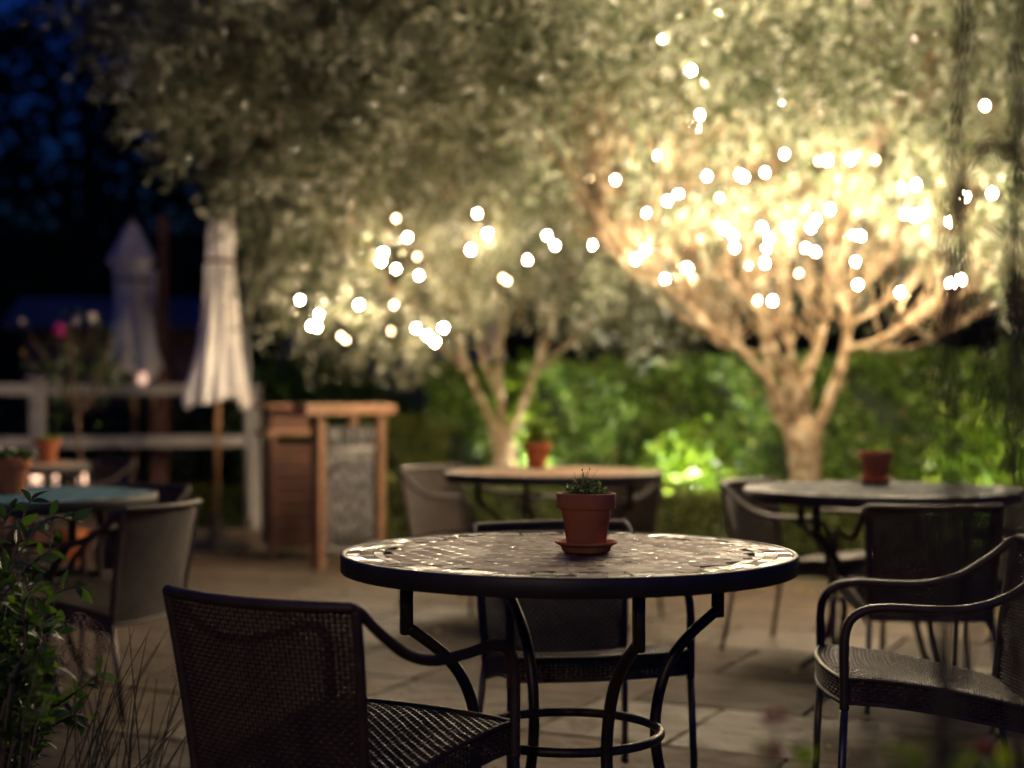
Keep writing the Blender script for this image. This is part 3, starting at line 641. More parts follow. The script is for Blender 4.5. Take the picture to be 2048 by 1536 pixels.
b = MB(); b.add([(.14, -.85, .0), (.66, -.85, 0), (.66, -.85, 1.28), (.42, -.85, 1.15), (.14, -.85, .75), (.14, -.80, .0), (.66, -.80, 0), (.66, -.80, 1.28), (.42, -.80, 1.15), (.14, -.80, .75)], [(0, 1, 2, 3, 4), (9, 8, 7, 6, 5), (0, 5, 6, 1), (1, 6, 7, 2), (2, 7, 8, 3), (3, 8, 9, 4), (4, 9, 5, 0)]); b.build('gable', M['greywall'], ho, smooth=False)

# ------------------------------------------------------------------ parasols
def closed_parasol(label, base, cx_shift, prof, hem, pole_mat, pole_r, top_z, folds, seed, hang=0):
    rd = random.Random(seed); root = empty('closed_parasol', base, 0, label, 'parasol', 'closed parasols')
    c = MB(); seg = 96; V = []; zz_ = np.linspace(prof[0][0], prof[-1][0], 34); prof = [(float(z), float(np.interp(-z, [-p[0] for p in prof], [p[1] for p in prof]))) for z in zz_]; n = len(prof)
    ph = [rd.uniform(0, 6.28) for _ in range(4)]
    for i, (z, r) in enumerate(prof):
        t = i / (n - 1)
        for k in range(seg):
            a = 2 * math.pi * k / seg
            fold = .9 + (.10 + .14 * t) * (abs(math.sin(a * folds / 2 + ph[0] + 1.2 * math.sin(2.3 * t + ph[1]) + .5 * math.sin(a + ph[2]))) * 2 - 1) + .11 * math.sin(2 * a + ph[1] + 4 * t) * t + .07 * math.sin(5 * a + ph[3] - 7 * t) + .05 * math.sin(11 * t + 3 * a)
            zz = z + (hem * (math.sin(a * folds / 2 + ph[2]) * .5 + math.sin(2 * a + ph[3]) * .8) if i >= n - 2 else 0)
            V.append((cx_shift * (1 - z / top_z) + r * fold * math.cos(a), r * fold * .85 * math.sin(a), zz))
    F = [(i * seg + k, i * seg + (k + 1) % seg, (i + 1) * seg + (k + 1) % seg, (i + 1) * seg + k) for i in range(n - 1) for k in range(seg)]
    c.add(V, F); co = c.build('canopy', M['cloth'], root)
    s = MB(); i = max(range(n), key=lambda q: -abs(prof[q][0] - top_z * .82)); zz, rr = prof[i]
    tube(s, [(cx_shift * (1 - zz / top_z) + rr * 1.06 * math.cos(a), rr * .95 * math.sin(a), zz) for a in np.linspace(0, 6.283, 25)], .012, 6, caps=False); s.build('strap', M['darkwood'], co)
    p = MB(); tube(p, [(cx_shift * 1.0, 0, .05), (0, 0, top_z - .05)], pole_r, 10); p.build('pole', pole_mat, root)
    f = MB(); lathe(f, [(.001, top_z + .07), (.014, top_z + .055), (.02, top_z + .02), (.03, top_z - .01), (.001, top_z - .02)], seg=12); f.build('finial', M['polewood'], root)
    w_ = MB(); lathe(w_, [(.001, .0), (.23, .0), (.24, .02), (.22, .06), (.05, .09), (.03, .28), (.001, .28)], (cx_shift, 0, 0), 28); w_.build('base', M['rim'], root)
    return root
b2 = at(448, 1100, 10.5)
closed_parasol('closed parasol with warm lit side and wooden pole, nearer the chalkboard stand', (b2.x - .02, 10.5, 0), -.04,
   [(2.47, .02), (2.44, .055), (2.36, .08), (2.22, .10), (2.14, .09), (1.95, .105), (1.7, .12), (1.45, .135), (1.3, .155), (1.15, .185), (1.07, .205), (1.04, .195)], .035, M['polewood'], .02, 2.47, 9, 3)
b1 = at(264, 1100, 12.0)
closed_parasol('closed parasol in bluish shade, farther and left of the other', (b1.x, 12.0, 0), .03,
   [(2.50, .01), (2.44, .06), (2.34, .11), (2.24, .16), (2.17, .19), (2.12, .135), (1.9, .14), (1.7, .155), (1.5, .175), (1.35, .20), (1.28, .19)], .07, M['polewood'], .02, 2.48, 7, 9)
b3 = at(312, 1100, 12.6)
closed_parasol('narrow closed parasol half hidden behind the bluish one', (b3.x - .05, 12.6, 0), .05,
   [(2.18, .02), (2.15, .05), (2.0, .07), (1.8, .085), (1.6, .10), (1.4, .105), (1.27, .10)], .05, M['polewood'], .02, 2.18, 6, 12)
b4 = at(986, 720, 12.35)
closed_parasol('bright white closed parasol behind the forked olive limbs', (b4.x, 12.35, 0), .06,
   [(1.78, .02), (1.72, .05), (1.6, .075), (1.45, .085), (1.3, .10), (1.15, .09), (1.05, .09)], .03, M['polewood'], .02, 1.78, 5, 17)
# timber and steel posts
pp = MB(); box(pp, (0, 0, 1.3), (.085, .085, 2.6)); tag(pp.build('timber_post', M['darkwood'], smooth=False), 'tall dark timber post between the two closed parasols', 'post'); bpy.data.objects['timber_post'].location = at(326, 0, 12.3).xy.to_3d()
sp = empty('steel_post', (at(494, 0, 11.0).x, 11.0, 0), 0, 'thin galvanised steel post on a dark foot right of the lit parasol', 'post')
b = MB(); tube(b, [(0, 0, .05), (0, 0, 2.05)], .022, 12); b.build('pole', M['steel'], sp)
b = MB(); box(b, (0, 0, .05), (.26, .26, .10), bev=.02); tube(b, [(0, 0, .08), (0, 0, .2)], .04, 12); b.build('foot', M['rim'], sp)
# glowing shape added to stand for a reflection on the parasol pole
la = empty('pole_reflection', at(285, 760, 11.9), 0, 'small added glow below the bluish closed parasol, standing for a reflection on its pole', 'added lamp')
b = MB(); lathe(b, [(.001, -.05), (.03, -.045), (.04, 0), (.03, .05), (.012, .08), (.001, .085)], seg=16); b.build('added_globe', emis('reflection_glow', (1, .62, .45), 1.0), la)
b = MB(); tube(b, [(0, 0, .08), (0, 0, .30)], .004, 6); b.build('added_cord', M['cable'], la)

# ------------------------------------------------------------------ white rail fence
fx = [(-4.9, 10.75), (-3.56, 11.15), (-2.02, 11.6)]
fe = empty('rail_fence', (fx[0][0], fx[0][1], 0), 0, 'white painted post and rail fence behind the left tables', 'fence')
def rel(p, o): return (p[0] - o[0], p[1] - o[1])
def rail(z, a, b_, hgt, name='rail'):
    a = Vector((*a, z)); b_ = Vector((*b_, z)); d = b_ - a; m_ = MB()
    box(m_, (a + b_) / 2 - Vector((fx[0][0], fx[0][1], 0)), (d.length, .045, hgt), RZ(math.atan2(d.y, d.x)), bev=.006); m_.build(name, M['whitewood'], fe, smooth=False)
dirf = (Vector(fx[2]) - Vector(fx[0])).normalized()
rail(1.14, Vector(fx[0]) - dirf * .6, at(388, 0, 11.45).xy, .085); rail(.745, Vector(fx[0]) - dirf * .6, fx[2], .085); 
for q in ((at(72, 0, 11.12).x, 11.12 + .04, 1.22), (at(508, 0, 11.75).x, 11.75, 1.16), (-4.95, 10.78, 1.22)):
    b = MB(); box(b, (q[0] - fx[0][0], q[1] - fx[0][1], q[2] / 2), (.10, .10, q[2]), bev=.008); 
    box(b, (q[0] - fx[0][0], q[1] - fx[0][1], q[2] + .008), (.13, .13, .016), bev=.004); b.build('post', M['whitewood'], fe, smooth=False)
b = MB(); box(b, (0, 0, .5), (.11, .09, 1.0), bev=.006); o = tag(b.build('timber_post', M['darkwood'], smooth=False), 'short reddish timber post just behind the white rails', 'post'); o.location = (at(315, 0, 11.7).x, 11.75, 0)
b = MB(); box(b, (0, 0, .05), (1.7, .14, .16), RZ(R(3)), bev=.012); o = tag(b.build('timber_sleeper', M['sleeper'], smooth=False), 'low timber sleeper edging the bed under the parasols', 'edging'); o.location = (at(450, 0, 10.75).x - .3, 10.75, 0)

# ------------------------------------------------------------------ brick wall with lanterns
bw = MB(); 
for r_ in range(6):
    x = -1.1 - (r_ % 2) * .11
    while x < 1.1:
        box(bw, (x + .105, 0, .035 + r_ * .074), (.205, .2, .064), bev=.005); x += .215
box(bw, (0, 0, .21), (2.2, .17, .42), bev=.001)
o = tag(bw.build('brick_wall', M['brick'], smooth=False), 'low brick wall beyond the far table on the left', 'wall'); o.location = (-3.95, 10.35, 0)
def lantern(x, y_, z, label, s=1):
    l = empty('lantern', (x, y_, z), 0, label, 'lantern', 'lit lanterns on the low brick wall')
    a = MB(); box(a, (0, 0, .008), (.12 * s, .12 * s, .016)); box(a, (0, 0, .15), (.12 * s, .12 * s, .014))
    for sx in (-1, 1):
        for sy in (-1, 1): box(a, (sx * .052 * s, sy * .052 * s, .08), (.01, .01, .14), bev=.001)
    lathe(a, [(.07 * s, .157), (.02, .2), (.001, .21)], seg=12); a.build('frame', M['rim'], l)
    c = MB(); lathe(c, [(.001, .016), (.03 * s, .016), (.034 * s, .05), (.026 * s, .11), (.001, .125)], seg=12); c.build('glow_glass', M['flame'], l)
lantern(at(72, 0, 10.35).x, 10.35, .452, 'larger lit lantern beside the pot on the teal table', 1.1)
lantern(at(165, 0, 10.35).x, 10.35, .452, 'smaller amber lantern near the wall end', .8)
lantern(at(112, 0, 10.35).x, 10.35, .452, 'dim lantern standing between the two others', .4)

# ------------------------------------------------------------------ chalkboard stand and cabinet
A2, B2_ = Vector((at(637, 0, 9.2).x, 9.2)), Vector((at(757, 0, 9.6).x, 9.6)); dv = (B2_ - A2); ang = math.atan2(dv.y, dv.x); Wd = dv.length
ms_ = empty('menu_stand', (A2.x, A2.y, 0), ang, 'orange wooden stand with a chalkboard menu hanging in it', 'sign')
for x in (0, Wd):
    b = MB(); box(b, (x, 0, .49), (.062, .07, .98)); b.build('post', M['orangewood'], ms_, smooth=False)
b = MB(); box(b, (Wd / 2 - .03, 0, 1.005), (Wd + .26, .13, .065)); b.build('beam', M['orangewood'], ms_, smooth=False)
b = MB(); box(b, (Wd * .54, 0, .935), (.06, .05, .075)); b.build('hanger', M['orangewood'], ms_, smooth=False)
b = MB(); box(b, (Wd / 2, 0, .5), (Wd - .075, .03, .80)); bd = b.build('chalkboard', M['board'], ms_, smooth=False)
ck = MB(); rd = random.Random(4); yb = -.0185; bw_ = Wd - .11
def stroke(x0, z0, x1, z1, w_=.007): tube(ck, [(Wd / 2 + x0, yb, z0), (Wd / 2 + x1, yb, z1)], w_ / 2, 4)
for row, (z, hh, st) in enumerate([(.835, .085, .026)]):
    x = -bw_ / 2 + .02
    while x < bw_ / 2 - .02:
        if rd.random() < .8:
            t = rd.random(); stroke(x, z - hh / 2, x + rd.uniform(-.003, .003), z + hh / 2, .0075)
            if t < .35: stroke(x, z + hh / 2, x + st * .8, z + hh * rd.uniform(.1, .4)); 
            elif t < .6: stroke(x, z, x + st * .8, z + rd.uniform(-.01, .01))
            elif t < .8: stroke(x, z - hh / 2, x + st * .8, z - hh / 2)
        x += st
x = -bw_ / 2 + .012
while x < bw_ / 2 - .01:
    z = .735 - rd.uniform(0, .03)
    while z > .22:
        hh = rd.uniform(.05, .14); stroke(x + rd.uniform(-.002, .002), max(z - hh, .19), x + rd.uniform(-.003, .003), z, rd.choice((.006, .008, .010)))
        if rd.random() < .35: stroke(x, z, x + .016, z - rd.uniform(0, .02), .006)
        z -= hh + rd.uniform(.008, .03)
    x += rd.choice((.020, .026, .033))
for k in range(3): stroke(-bw_ / 2, .765 - k * .012, bw_ / 2, .768 - k * .012, .012)
for a0 in np.linspace(-1, .8, 9): stroke(a0 * bw_ / 2, .15 - .03 * (1 - a0 ** 2), (a0 + .25) * bw_ / 2, .15 - .03 * (1 - min(1, (a0 + .25)) ** 2), .022)
ck.build('chalk_lettering', M['chalk'], bd)
cb_ = empty('wooden_cabinet', (at(583, 0, 9.95).x, 9.95, 0), R(20), 'dark slatted wooden cabinet directly left of the chalkboard stand', 'cabinet')
b = MB()
for k in range(8): box(b, (0, -.17, .14 + k * .085), (.33, .03, .08), bev=.006)
box(b, (0, .01, .44), (.33, .32, .68)); 
b.build('body', M['darkwood'], cb_, smooth=False)
for sx in (-1, 1):
    b = MB(); box(b, (sx * .165, -.185, .42), (.045, .05, .84)); b.build('corner_post', M['darkwood'], cb_, smooth=False)
b = MB(); box(b, (0, 0, .845), (.42, .44, .03)); b.build('top', M['orangewood'], cb_, smooth=False)
b = MB(); box(b, (-.02, .08, .93), (.26, .2, .14)); b.build('shelf_box', M['darkwood'], cb_, smooth=False)
b = MB(); box(b, (0, .06, 1.02), (.40, .34, .028)); b.build('roof_board', M['darkwood'], cb_, smooth=False)

# ------------------------------------------------------------------ potted plants
def make_pot(name, loc, label, mat, s=1.0, saucer=None, seg=48):
    z0 = loc[2] + (.010 if saucer else 0)
    root = empty(name, (loc[0], loc[1], z0), random.uniform(0, 3), label, 'potted plant')
    p = MB(); k = s
    lathe(p, [(.001, .0), (.040 * k, .0), (.042 * k, .003 * k), (.0545 * k, .083 * k), (.0548 * k, .084 * k), (.0635 * k, .0865 * k), (.0645 * k, .089 * k), (.0655 * k, .116 * k), (.0648 * k, .1185 * k), (.0620 * k, .1195 * k), (.0590 * k, .118 * k), (.0575 * k, .105 * k), (.053 * k, .10 * k)], seg=seg); p.build('pot', mat, root)
    so_ = MB(); V = []; lathe(so_, [(.0565 * k, .102 * k), (.04 * k, .106 * k), (.02 * k, .104 * k), (.001, .107 * k)], seg=24); so_.build('soil', M['soil'], root)
    if saucer:
        q = MB(); lathe(q, [(.001, 0), (.049 * k, 0), (.0525 * k, .003), (.0555 * k, .0125), (.0565 * k, .0130), (.0575 * k, .0135), (.0625 * k, .0165), (.0670 * k, .0185), (.0685 * k, .0215), (.0668 * k, .0238), (.0635 * k, .0232), (.057 * k, .014), (.048 * k, .0095), (.001, .0095)], seg=seg)
        o = q.build('saucer', mat); o.location = (loc[0], loc[1], loc[2] + .0005); tag(o, saucer, 'saucer')
    return root
TZ = .0215 + .7185 + .0015
h = make_pot('potted_herb', (.163, 3.28, TZ), 'terracotta pot of scraggly herb on the nearest mosaic table', M['terracotta'], 1, 'terracotta saucer under the pot on the nearest table')
st = MB(); LV = []
for k in range(60):
    a = random.uniform(0, 6.28); r_ = random.uniform(.003, .042); x, y_ = r_ * math.cos(a), r_ * math.sin(a); hgt = random.uniform(.018, .046) * (1.25 - r_ / .06)
    e = (x * 1.25 + random.uniform(-.006, .006), y_ * 1.25 + random.uniform(-.006, .006), .105 + hgt)
    tube(st, [(x, y_, .103), ((x + e[0]) / 2 + random.uniform(-.003, .003), (y_ + e[1]) / 2, .103 + hgt * .5), e], [.0009, .0008, .0005], 4)
    for q in range(9):
        t = random.uniform(.2, 1.05); LV.append(((x + (e[0] - x) * t, y_ + (e[1] - y_) * t, .104 + hgt * t), (random.gauss(0, 1), random.gauss(0, 1), random.gauss(.7, .6))))
for k in range(30):
    a = random.gauss(.3, 1.0); r_ = random.uniform(0, .025); x, y_ = r_ * math.cos(a) , r_ * math.sin(a); hgt = random.uniform(.035, .068)
    ln = random.gauss(0, .014), random.gauss(0, .014)
    tube(st, [(x, y_, .103), (x + ln[0] * .4, y_ + ln[1] * .4, .103 + hgt * .6), (x + ln[0], y_ + ln[1], .103 + hgt)], [.0008, .0007, .0005], 4)
    if k < 4: tube(st, [(x + ln[0], y_ + ln[1], .101 + hgt), (x + ln[0] + .0006, y_ + ln[1], .106 + hgt)], [.0018, .0015], 6)
st.build('stems', M['drytwig'], h)
quads('foliage', leaves(np.array([l[0] for l in LV]), np.array([l[1] for l in LV]), rng.uniform(.009, .014, len(LV)), rng.uniform(.0035, .006, len(LV))), M['herb'], h)
def tuft(root, n, zb, spread, hgt, L, W, mat, flowers=None, fm=None):
    P = np.stack([rng.normal(0, spread, n), rng.normal(0, spread, n), zb + rng.random(n) ** .8 * hgt], 1)
    D = unit(rng.normal(size=(n, 3))) + np.array([0, 0, .5]) + P * np.array([8, 8, 0])
    quads('foliage', leaves(P, D, L * rng.uniform(.6, 1.3, n), W * rng.uniform(.7, 1.3, n)), mat, root)
    s_ = MB()
    for k in range(8): q = P[rng.integers(0, n)]; tube(s_, [(q[0] * .3, q[1] * .3, zb - .01), tuple(q)], .0018, 4)
    s_.build('stems', M['twig'], root)
    if flowers:
        m_ = flowers * 14; C = np.stack([rng.normal(0, spread * 1.4, flowers), rng.normal(0, spread, flowers), zb + hgt * rng.uniform(.8, 1.3, flowers)], 1)
        Q = np.repeat(C, 14, 0); quads('flowers', leaves(Q, unit(rng.normal(size=(m_, 3))), rng.uniform(.010, .016, m_), rng.uniform(.008, .012, m_)), fm, root)
p_ = make_pot('potted_plant', (.121, 7.2, TZ), 'bright orange pot with a leafy plant on the tan table', M['terra_pale'], 1.03); tuft(p_, 240, .10, .026, .13, .040, .018, M['fresh'])
p_ = make_pot('potted_plant', (1.425, 5.86, TZ), 'dark red pot with dry sprigs on the grey mosaic table', M['terra_dark'], 1.0, 'red clay saucer under the dark pot on the grey table')
tuft(p_, 60, .10, .012, .02, .026, .016, M['fresh'])
b = MB()
for k in range(14): a, c = random.gauss(0.02, .014), random.gauss(0, .014); tube(b, [(a * .4 + .01, c * .4, .10), (a + .01, c, .10 + random.uniform(.02, .06))], .0012, 4)
b.build('dry_sprigs', M['drytwig'], p_)
p_ = make_pot('potted_plant', (-1.765, 5.27, TZ), 'terracotta pot of green leaves on the teal table', M['terracotta'], 1.06); tuft(p_, 260, .10, .032, .045, .026, .014, M['bush'], 7, M['whitepet'])
p_ = make_pot('potted_plant', (-2.44, 7.85, TZ), 'small orange pot on the distant left table', M['terra_pale'], 1.0); tuft(p_, 120, .10, .022, .03, .026, .014, M['fresh'])
# low flower trough by the brick wall
p_ = make_pot('potted_flowers', (at(140, 0, 9.6).x, 9.6, .02), 'ground level pot of red flowers seen under the teal table', M['terra_pale'], 1.9); tuft(p_, 260, .19, .07, .10, .05, .025, M['bush'], 26, M['redpet'])

# ------------------------------------------------------------------ standard rose
def rose():
    base = at(160, 0, 9.8); root = empty('rose_tree', (base.x, 9.8, 0), 0, 'spindly standard rose with one pink and few white blooms by the rails', 'rose')
    s_ = MB(); tube(s_, [(0, 0, -.03), (.01, 0, .5), (-.02, 0, .98)], [.016, .013, .012], 8, smoothn=4)
    tips = []
    for k in range(13):
        a = random.uniform(0, 6.28); e = Vector((math.cos(a) * random.uniform(.1, .36), math.sin(a) * .25, random.uniform(1.2, 1.62)))
        m_ = Vector((e.x * .5, e.y * .5, 1.15)); tube(s_, [(-.02, 0, .97), m_, e], [.008, .006, .003], 5, smoothn=4); tips.append(e)
    s_.build('stems', M['drytwig'], root)
    P = np.array([tuple(t * random.uniform(.75, 1) + Vector((0, 0, random.uniform(-.1, .1)))) for t in tips for _ in range(34)]); P[:, :2] += rng.normal(size=(len(P), 2)) * .05
    quads('foliage', leaves(P, rng.normal(size=P.shape), rng.uniform(.03, .05, len(P)), rng.uniform(.015, .03, len(P))), M['bush'], root)
    for (px, py, mt, sz) in ((118, 660, 'pinkpet', .055), (152, 640, 'whitepet', .032), (184, 634, 'whitepet', .036), (44, 642, 'whitepet', .022), (46, 705, 'litter', .025)):
        q = at(px, py, 9.75) - Vector(root.location); n = 60; d = unit(rng.normal(size=(n, 3)))
        quads('bloom', leaves(np.array(q) + d * sz * .3, d, np.full(n, sz * .6), np.full(n, sz * .6)), M[mt], root)
        b_ = MB(); tube(b_, [(q.x, q.y, q.z), (q.x * .6, q.y, q.z - .25)], .003, 5); b_.build('bloom_stem', M['drytwig'], root)
rose()

# ------------------------------------------------------------------ foreground shrub (left), grass, vine (right)
def leafmesh(mb, p, d, L, W, up=None):
    d = Vector(d).normalized(); r = Vector((random.gauss(0, 1), random.gauss(0, 1), random.gauss(0, 1) + 1.2)) if up is None else up
    s_ = d.cross(r); s_ = s_.normalized() if s_.length > 1e-5 else d.orthogonal().normalized(); n = s_.cross(d); V = []; c = random.uniform(.05, .28)
    for (t, w_) in ((0, .06), (.18, .62), (.42, 1), (.68, .78), (.88, .34), (1, .0)):
        ctr = Vector(p) + d * (t * L) - n * (c * L * t * t)
        V += [ctr + s_ * (w_ * W / 2) + n * (w_ * W * .16), ctr, ctr - s_ * (w_ * W / 2) + n * (w_ * W * .16)]
    F = []
    for i in range(5): F += [(i * 3, i * 3 + 1, i * 3 + 4, i * 3 + 3), (i * 3 + 1, i * 3 + 2, i * 3 + 5, i * 3 + 4)]
    mb.add([tuple(v) for v in V], F)
def leafy(name, label, cat, stems, D0, mat, smat, L, W, step, r0=.003, base=None, jitter=.05):
    b0 = base if base else at(stems[0][0][0], 0, D0); root = empty(name, (b0.x, b0.y, 0), 0, label, cat); o0 = Vector((b0.x, b0.y, 0))
    s_ = MB(); lf = MB()
    for k, stm in enumerate(stems):
        dd = random.uniform(-.16, .16); P = [at(x, y_, D0 + dd) + Vector((0, random.uniform(-.02, .02), 0)) - o0 for x, y_ in stm]
        P = [Vector((P[0].x * .6, P[0].y * .6, -.02))] + P
        Q, q = catmull(P, [r0] * (len(P) - 1) + [r0 * .3], 8); tube(s_, Q, q, 5); acc = 0; side = 1
        for i in range(8, len(Q) - 1):
            acc += (Q[i + 1] - Q[i]).length
            if acc > step or i == len(Q) - 2:
                acc = 0; t = (Q[i + 1] - Q[i]).normalized()
                for sg in (-1, 1):
                    o_ = t.orthogonal().normalized(); o_.rotate(Matrix.Rotation(random.uniform(0, 6.28), 3, t))
                    leafmesh(lf, Q[i], t * .6 + o_ * .8 + Vector((0, 0, -.1)), L * random.uniform(.55, 1.15), W * random.uniform(.7, 1.2))
    s_.build('stems', smat, root); lf.build('foliage', mat, root)
    return root
stems = [[(-60, 1330), (10, 1160), (55, 1075), (105, 1035), (150, 1040)], [(-60, 1280), (10, 1190), (70, 1120), (120, 1090)], [(-40, 1400), (40, 1290), (110, 1190), (165, 1172)],
         [(-30, 1536), (60, 1440), (130, 1400), (200, 1345)], [(-60, 1200), (-20, 1100), (10, 1040), (30, 1010)], [(-60, 1250), (0, 1150), (30, 1110), (50, 1030), (60, 1000)], [(20, 1560), (80, 1470), (150, 1430), (170, 1440)]]
for k in range(60):
    x = random.uniform(-80, 75); y_ = random.uniform(1180, 1500); stems.append([(x - 40, y_ + 180), (x - 10, y_ + 90), (x + random.uniform(-20, 40), y_), (x + random.uniform(0, 60), y_ - 40)])
leafy('leafy_shrub', 'leafy green shrub in the lower left foreground', 'shrub', stems, 2.95, M['shrubleaf'], M['twig'], .046, .018, .020, base=Vector((-1.12, 3.0, 0)))
gr = empty('grass_clump', (-.78, 2.75, 0), 0, 'clump of tall dark grass stalks with feathery seed heads behind the near chair', 'ornamental grass')
s_ = MB(); sd_ = []
for k in range(46):
    x = random.uniform(150, 395); D = random.uniform(2.6, 3.1); top = random.uniform(1230, 1480) if x > 230 else random.uniform(1300, 1500)
    e = at(x, top, D) - Vector((-.78, 2.75, 0)); bs = Vector((random.uniform(-.12, .12), random.uniform(-.1, .1), -.01)); md = bs.lerp(e, .55) + Vector((random.uniform(-.03, .0), 0, .05))
    tube(s_, [bs, md, e], [.0022, .0018, .0006], 4, smoothn=6)
s_.build('stalks', M['vine'], gr)
s_ = MB(); SP = []; SD = []
for (x, y_) in ((120, 1240), (150, 1225), (175, 1235), (200, 1262), (140, 1290), (100, 1270), (60, 1180), (340, 1330), (120, 1310), (180, 1300), (20, 1140)):
    D = random.uniform(2.8, 3.0); e = at(x, y_, D) - Vector((-.78, 2.75, 0)); tube(s_, [(-.15, 0, .0), e * .6 + Vector((-.1, 0, .1)), e], [.001, .001, .0005], 4, smoothn=5)
    for q in range(7):
        f = e + Vector((random.uniform(-.02, .05), random.uniform(-.02, .02), -random.uniform(.02, .09))); tube(s_, [e, e.lerp(f, .5) + Vector((.01, 0, .012)), f], .00035, 3, smoothn=3)
        for t in np.linspace(.3, 1, 14): SP.append(tuple(e.lerp(f, t) + Vector((0, 0, .008 * (1 - t))))); SD.append((random.gauss(.2, .5), random.gauss(0, .5), random.gauss(-.6, .5)))
s_.build('seed_stalks', M['seed'], gr)
quads('seed_heads', leaves(np.array(SP), np.array(SD), rng.uniform(.003, .007, len(SP)), rng.uniform(.001, .0018, len(SP))), M['seed'], gr)

vn = empty('climbing_plant', (.50, 1.62, 0), 0, 'blurred dark climbing plant in the near right foreground', 'climber')
s_ = MB(); lf = MB(); o0 = Vector((.50, 1.62, 0))
vs = [([(1885, 1700), (1890, 1400), (1905, 1100), (1900, 800), (1915, 500), (1905, 300), (1930, 60), (1900, -200)], 1.36, .0046), ([(2030, 1700), (2035, 1200), (2025, 900), (2038, 600), (2030, 300), (2040, 0), (2030, -200)], 1.42, .0044),
      ([(1870, 1700), (1878, 1200), (1862, 850), (1890, 600), (1880, 380)], 1.44, .0022), ([(2060, 1600), (2010, 1150), (2052, 800), (2015, 520), (2056, 200)], 1.5, .0022), ([(1905, 620), (1925, 400), (1960, 290), (2010, 300), (2050, 360)], 1.4, .0036), ([(1870, 1500), (1960, 1200), (1940, 950), (2000, 760), (2060, 600)], 1.3, .0022), ([(1905, 900), (1945, 820), (1980, 640), (2040, 560)], 1.6, .002), ([(2100, 1100), (2000, 860), (1950, 600), (1925, 420)], 1.5, .002)]
for stm, D, r_ in vs:
    P = [at(x, y_, D) - o0 for x, y_ in stm]; Q, q = catmull(P, [r_] * len(P), 8); tube(s_, Q, q, 6)
    for i in range(0, len(Q) - 1):
        if random.random() < .6:
            t = (Q[i + 1] - Q[i]).normalized(); o_ = Vector((random.gauss(0, 1), random.gauss(0, 1), random.gauss(0, 1)))
            leafmesh(lf, Q[i], t * .8 + o_ * .6, random.uniform(.018, .036), random.uniform(.005, .009))
s_.build('stems', M['darktwig'], vn); lf.build('foliage', M['vine'], vn)
fl = empty('flowering_plant', (.42, 1.55, 0), 0, 'blurred foreground plant with red blooms at the bottom right', 'flowers')
o0 = Vector((.42, 1.55, 0)); s_ = MB(); lf = MB()
for (x, y_, D) in ((1550, 1434, 1.6), (1538, 1500, 1.62), (1975, 1502, 1.55), (1800, 1560, 1.5)):
    q = at(x, y_, D) - o0; n = 36; d = unit(rng.normal(size=(n, 3))) * np.array([1.4, 1, .5])
    quads('bloom', leaves(np.array(q) + d * .003, d, rng.uniform(.009, .014, n), rng.uniform(.007, .010, n)), M['redpet'], fl)
    tube(s_, [(q.x, q.y, 0), (q.x + .01, q.y, q.z * .6), tuple(q)], .0016, 5, smoothn=4)
for k in range(60):
    x = random.choice((1575, 1960, 1900, 2010, 1800)) + random.uniform(-30, 40); q = at(x, random.uniform(1500, 1600), random.uniform(1.45, 1.65)) - o0
    leafmesh(lf, q, (random.gauss(0, 1), random.gauss(0, 1), .6), random.uniform(.02, .035), .012)
s_.build('stems', M['twig'], fl); lf.build('foliage', M['fresh'], fl)

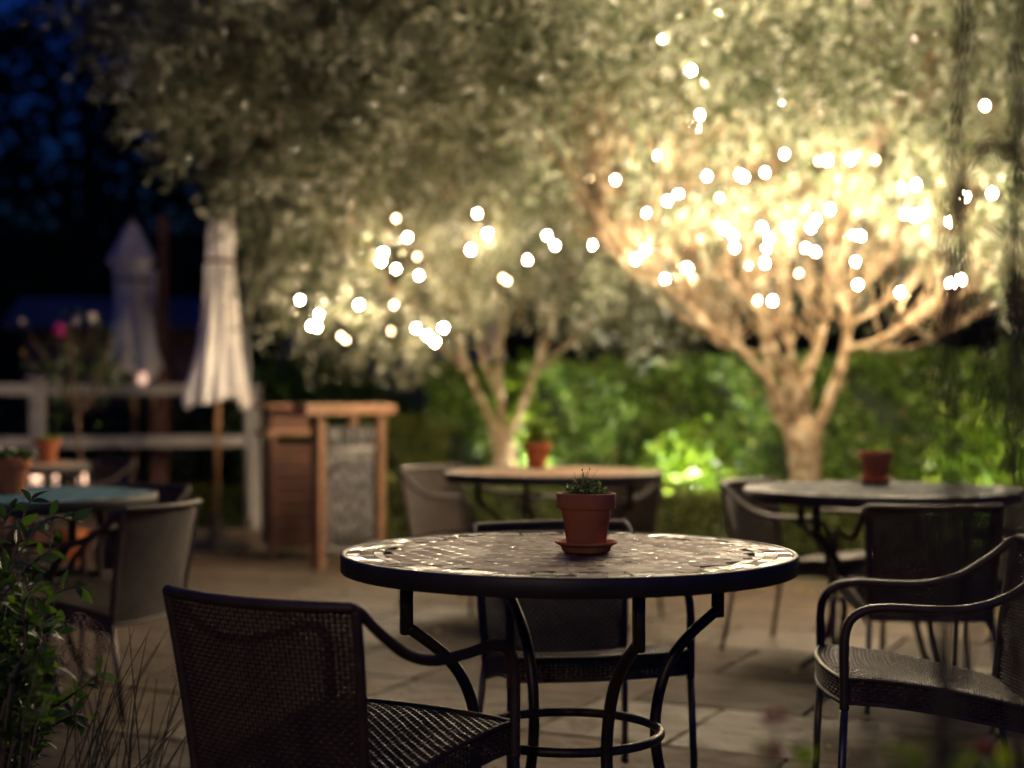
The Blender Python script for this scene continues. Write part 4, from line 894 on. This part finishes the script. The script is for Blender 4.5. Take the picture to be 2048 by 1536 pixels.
# ------------------------------------------------------------------ fallen leaves
n = 420
P = np.stack([rng.uniform(-2.0, 3.2, n), np.zeros(n), np.full(n, .027)], 1); P[:, 1] = 10.2 - (P[:, 0] + .2).clip(0) * .95 - np.abs(rng.normal(0, .35, n))
P[340:, 0] = rng.uniform(-1.8, 2.2, 80); P[340:, 1] = rng.uniform(3.6, 9.0, 80)
D = rng.normal(size=(n, 3)); D[:, 2] = np.abs(D[:, 2]) * .15
tag(quads('fallen_leaves', leaves(P, D, rng.uniform(.03, .06, n), rng.uniform(.018, .035, n), roll=np.tile([0, 0, 1.], (n, 1)) + rng.normal(size=(n, 3)) * .2), M['litter']), 'yellow fallen leaves scattered along the hedge foot', 'leaves', kind='stuff')

# ------------------------------------------------------------------ garden spotlights
def spotlight(px, D, aim, e, label):
    p = at(px, 0, D); root = empty('garden_spotlight', (p.x, D, 0), 0, label, 'garden light', 'spike spotlights in the beds')
    b = MB(); tube(b, [(0, 0, -.05), (0, 0, .12)], .008, 8); b.build('spike', M['rim'], root)
    d = (Vector(aim) - Vector((p.x, D, .16))).normalized(); c = Vector((0, 0, .16))
    b = MB(); tube(b, [c - d * .05, c + d * .045], [.028, .035], 14); b.build('housing', M['rim'], root)
    b = MB(); tube(b, [c + d * .0455, c + d * .05], .031, 14); b.build('lens', M['lens'], root)
    ld = bpy.data.lights.new('spot_beam', 'SPOT'); ld.energy = e; ld.spot_size = R(85); ld.spot_blend = .8; ld.color = (1, .93, .72); ld.shadow_soft_size = .03
    lo = bpy.data.objects.new('spot_beam', ld); col.objects.link(lo); lo.parent = root; lo.location = c + d * .06; lo.rotation_euler = d.to_track_quat('-Z', 'Y').to_euler()
spotlight(1372, 9.93, at(1365, 900, 10.6), 300, 'spike light at the hedge left of the thick olive trunk')
spotlight(1075, 10.85, at(1060, 840, 11.35), 300, 'spike light at the foot of the forked olive')
spotlight(1960, 8.6, at(1930, 850, 9.9), 80, 'spike light at the right end of the tall hedge')

# ------------------------------------------------------------------ unseen fill lamp added behind the camera to light pot and shrub
tl = empty('fill_lamp', (-1.6, -2.6, 0), 0, 'unseen fill lamp added behind the camera to light the foreground', 'added lamp')
b = MB(); tube(b, [(0, 0, 0), (0, 0, 2.5)], [.035, .025], 12); b.build('post', M['rim'], tl)
b = MB(); lathe(b, [(.001, 2.50), (.07, 2.51), (.10, 2.60), (.08, 2.70), (.001, 2.74)], seg=20); b.build('added_globe', emis('fill_globe', (1, .70, .42), 260), tl)
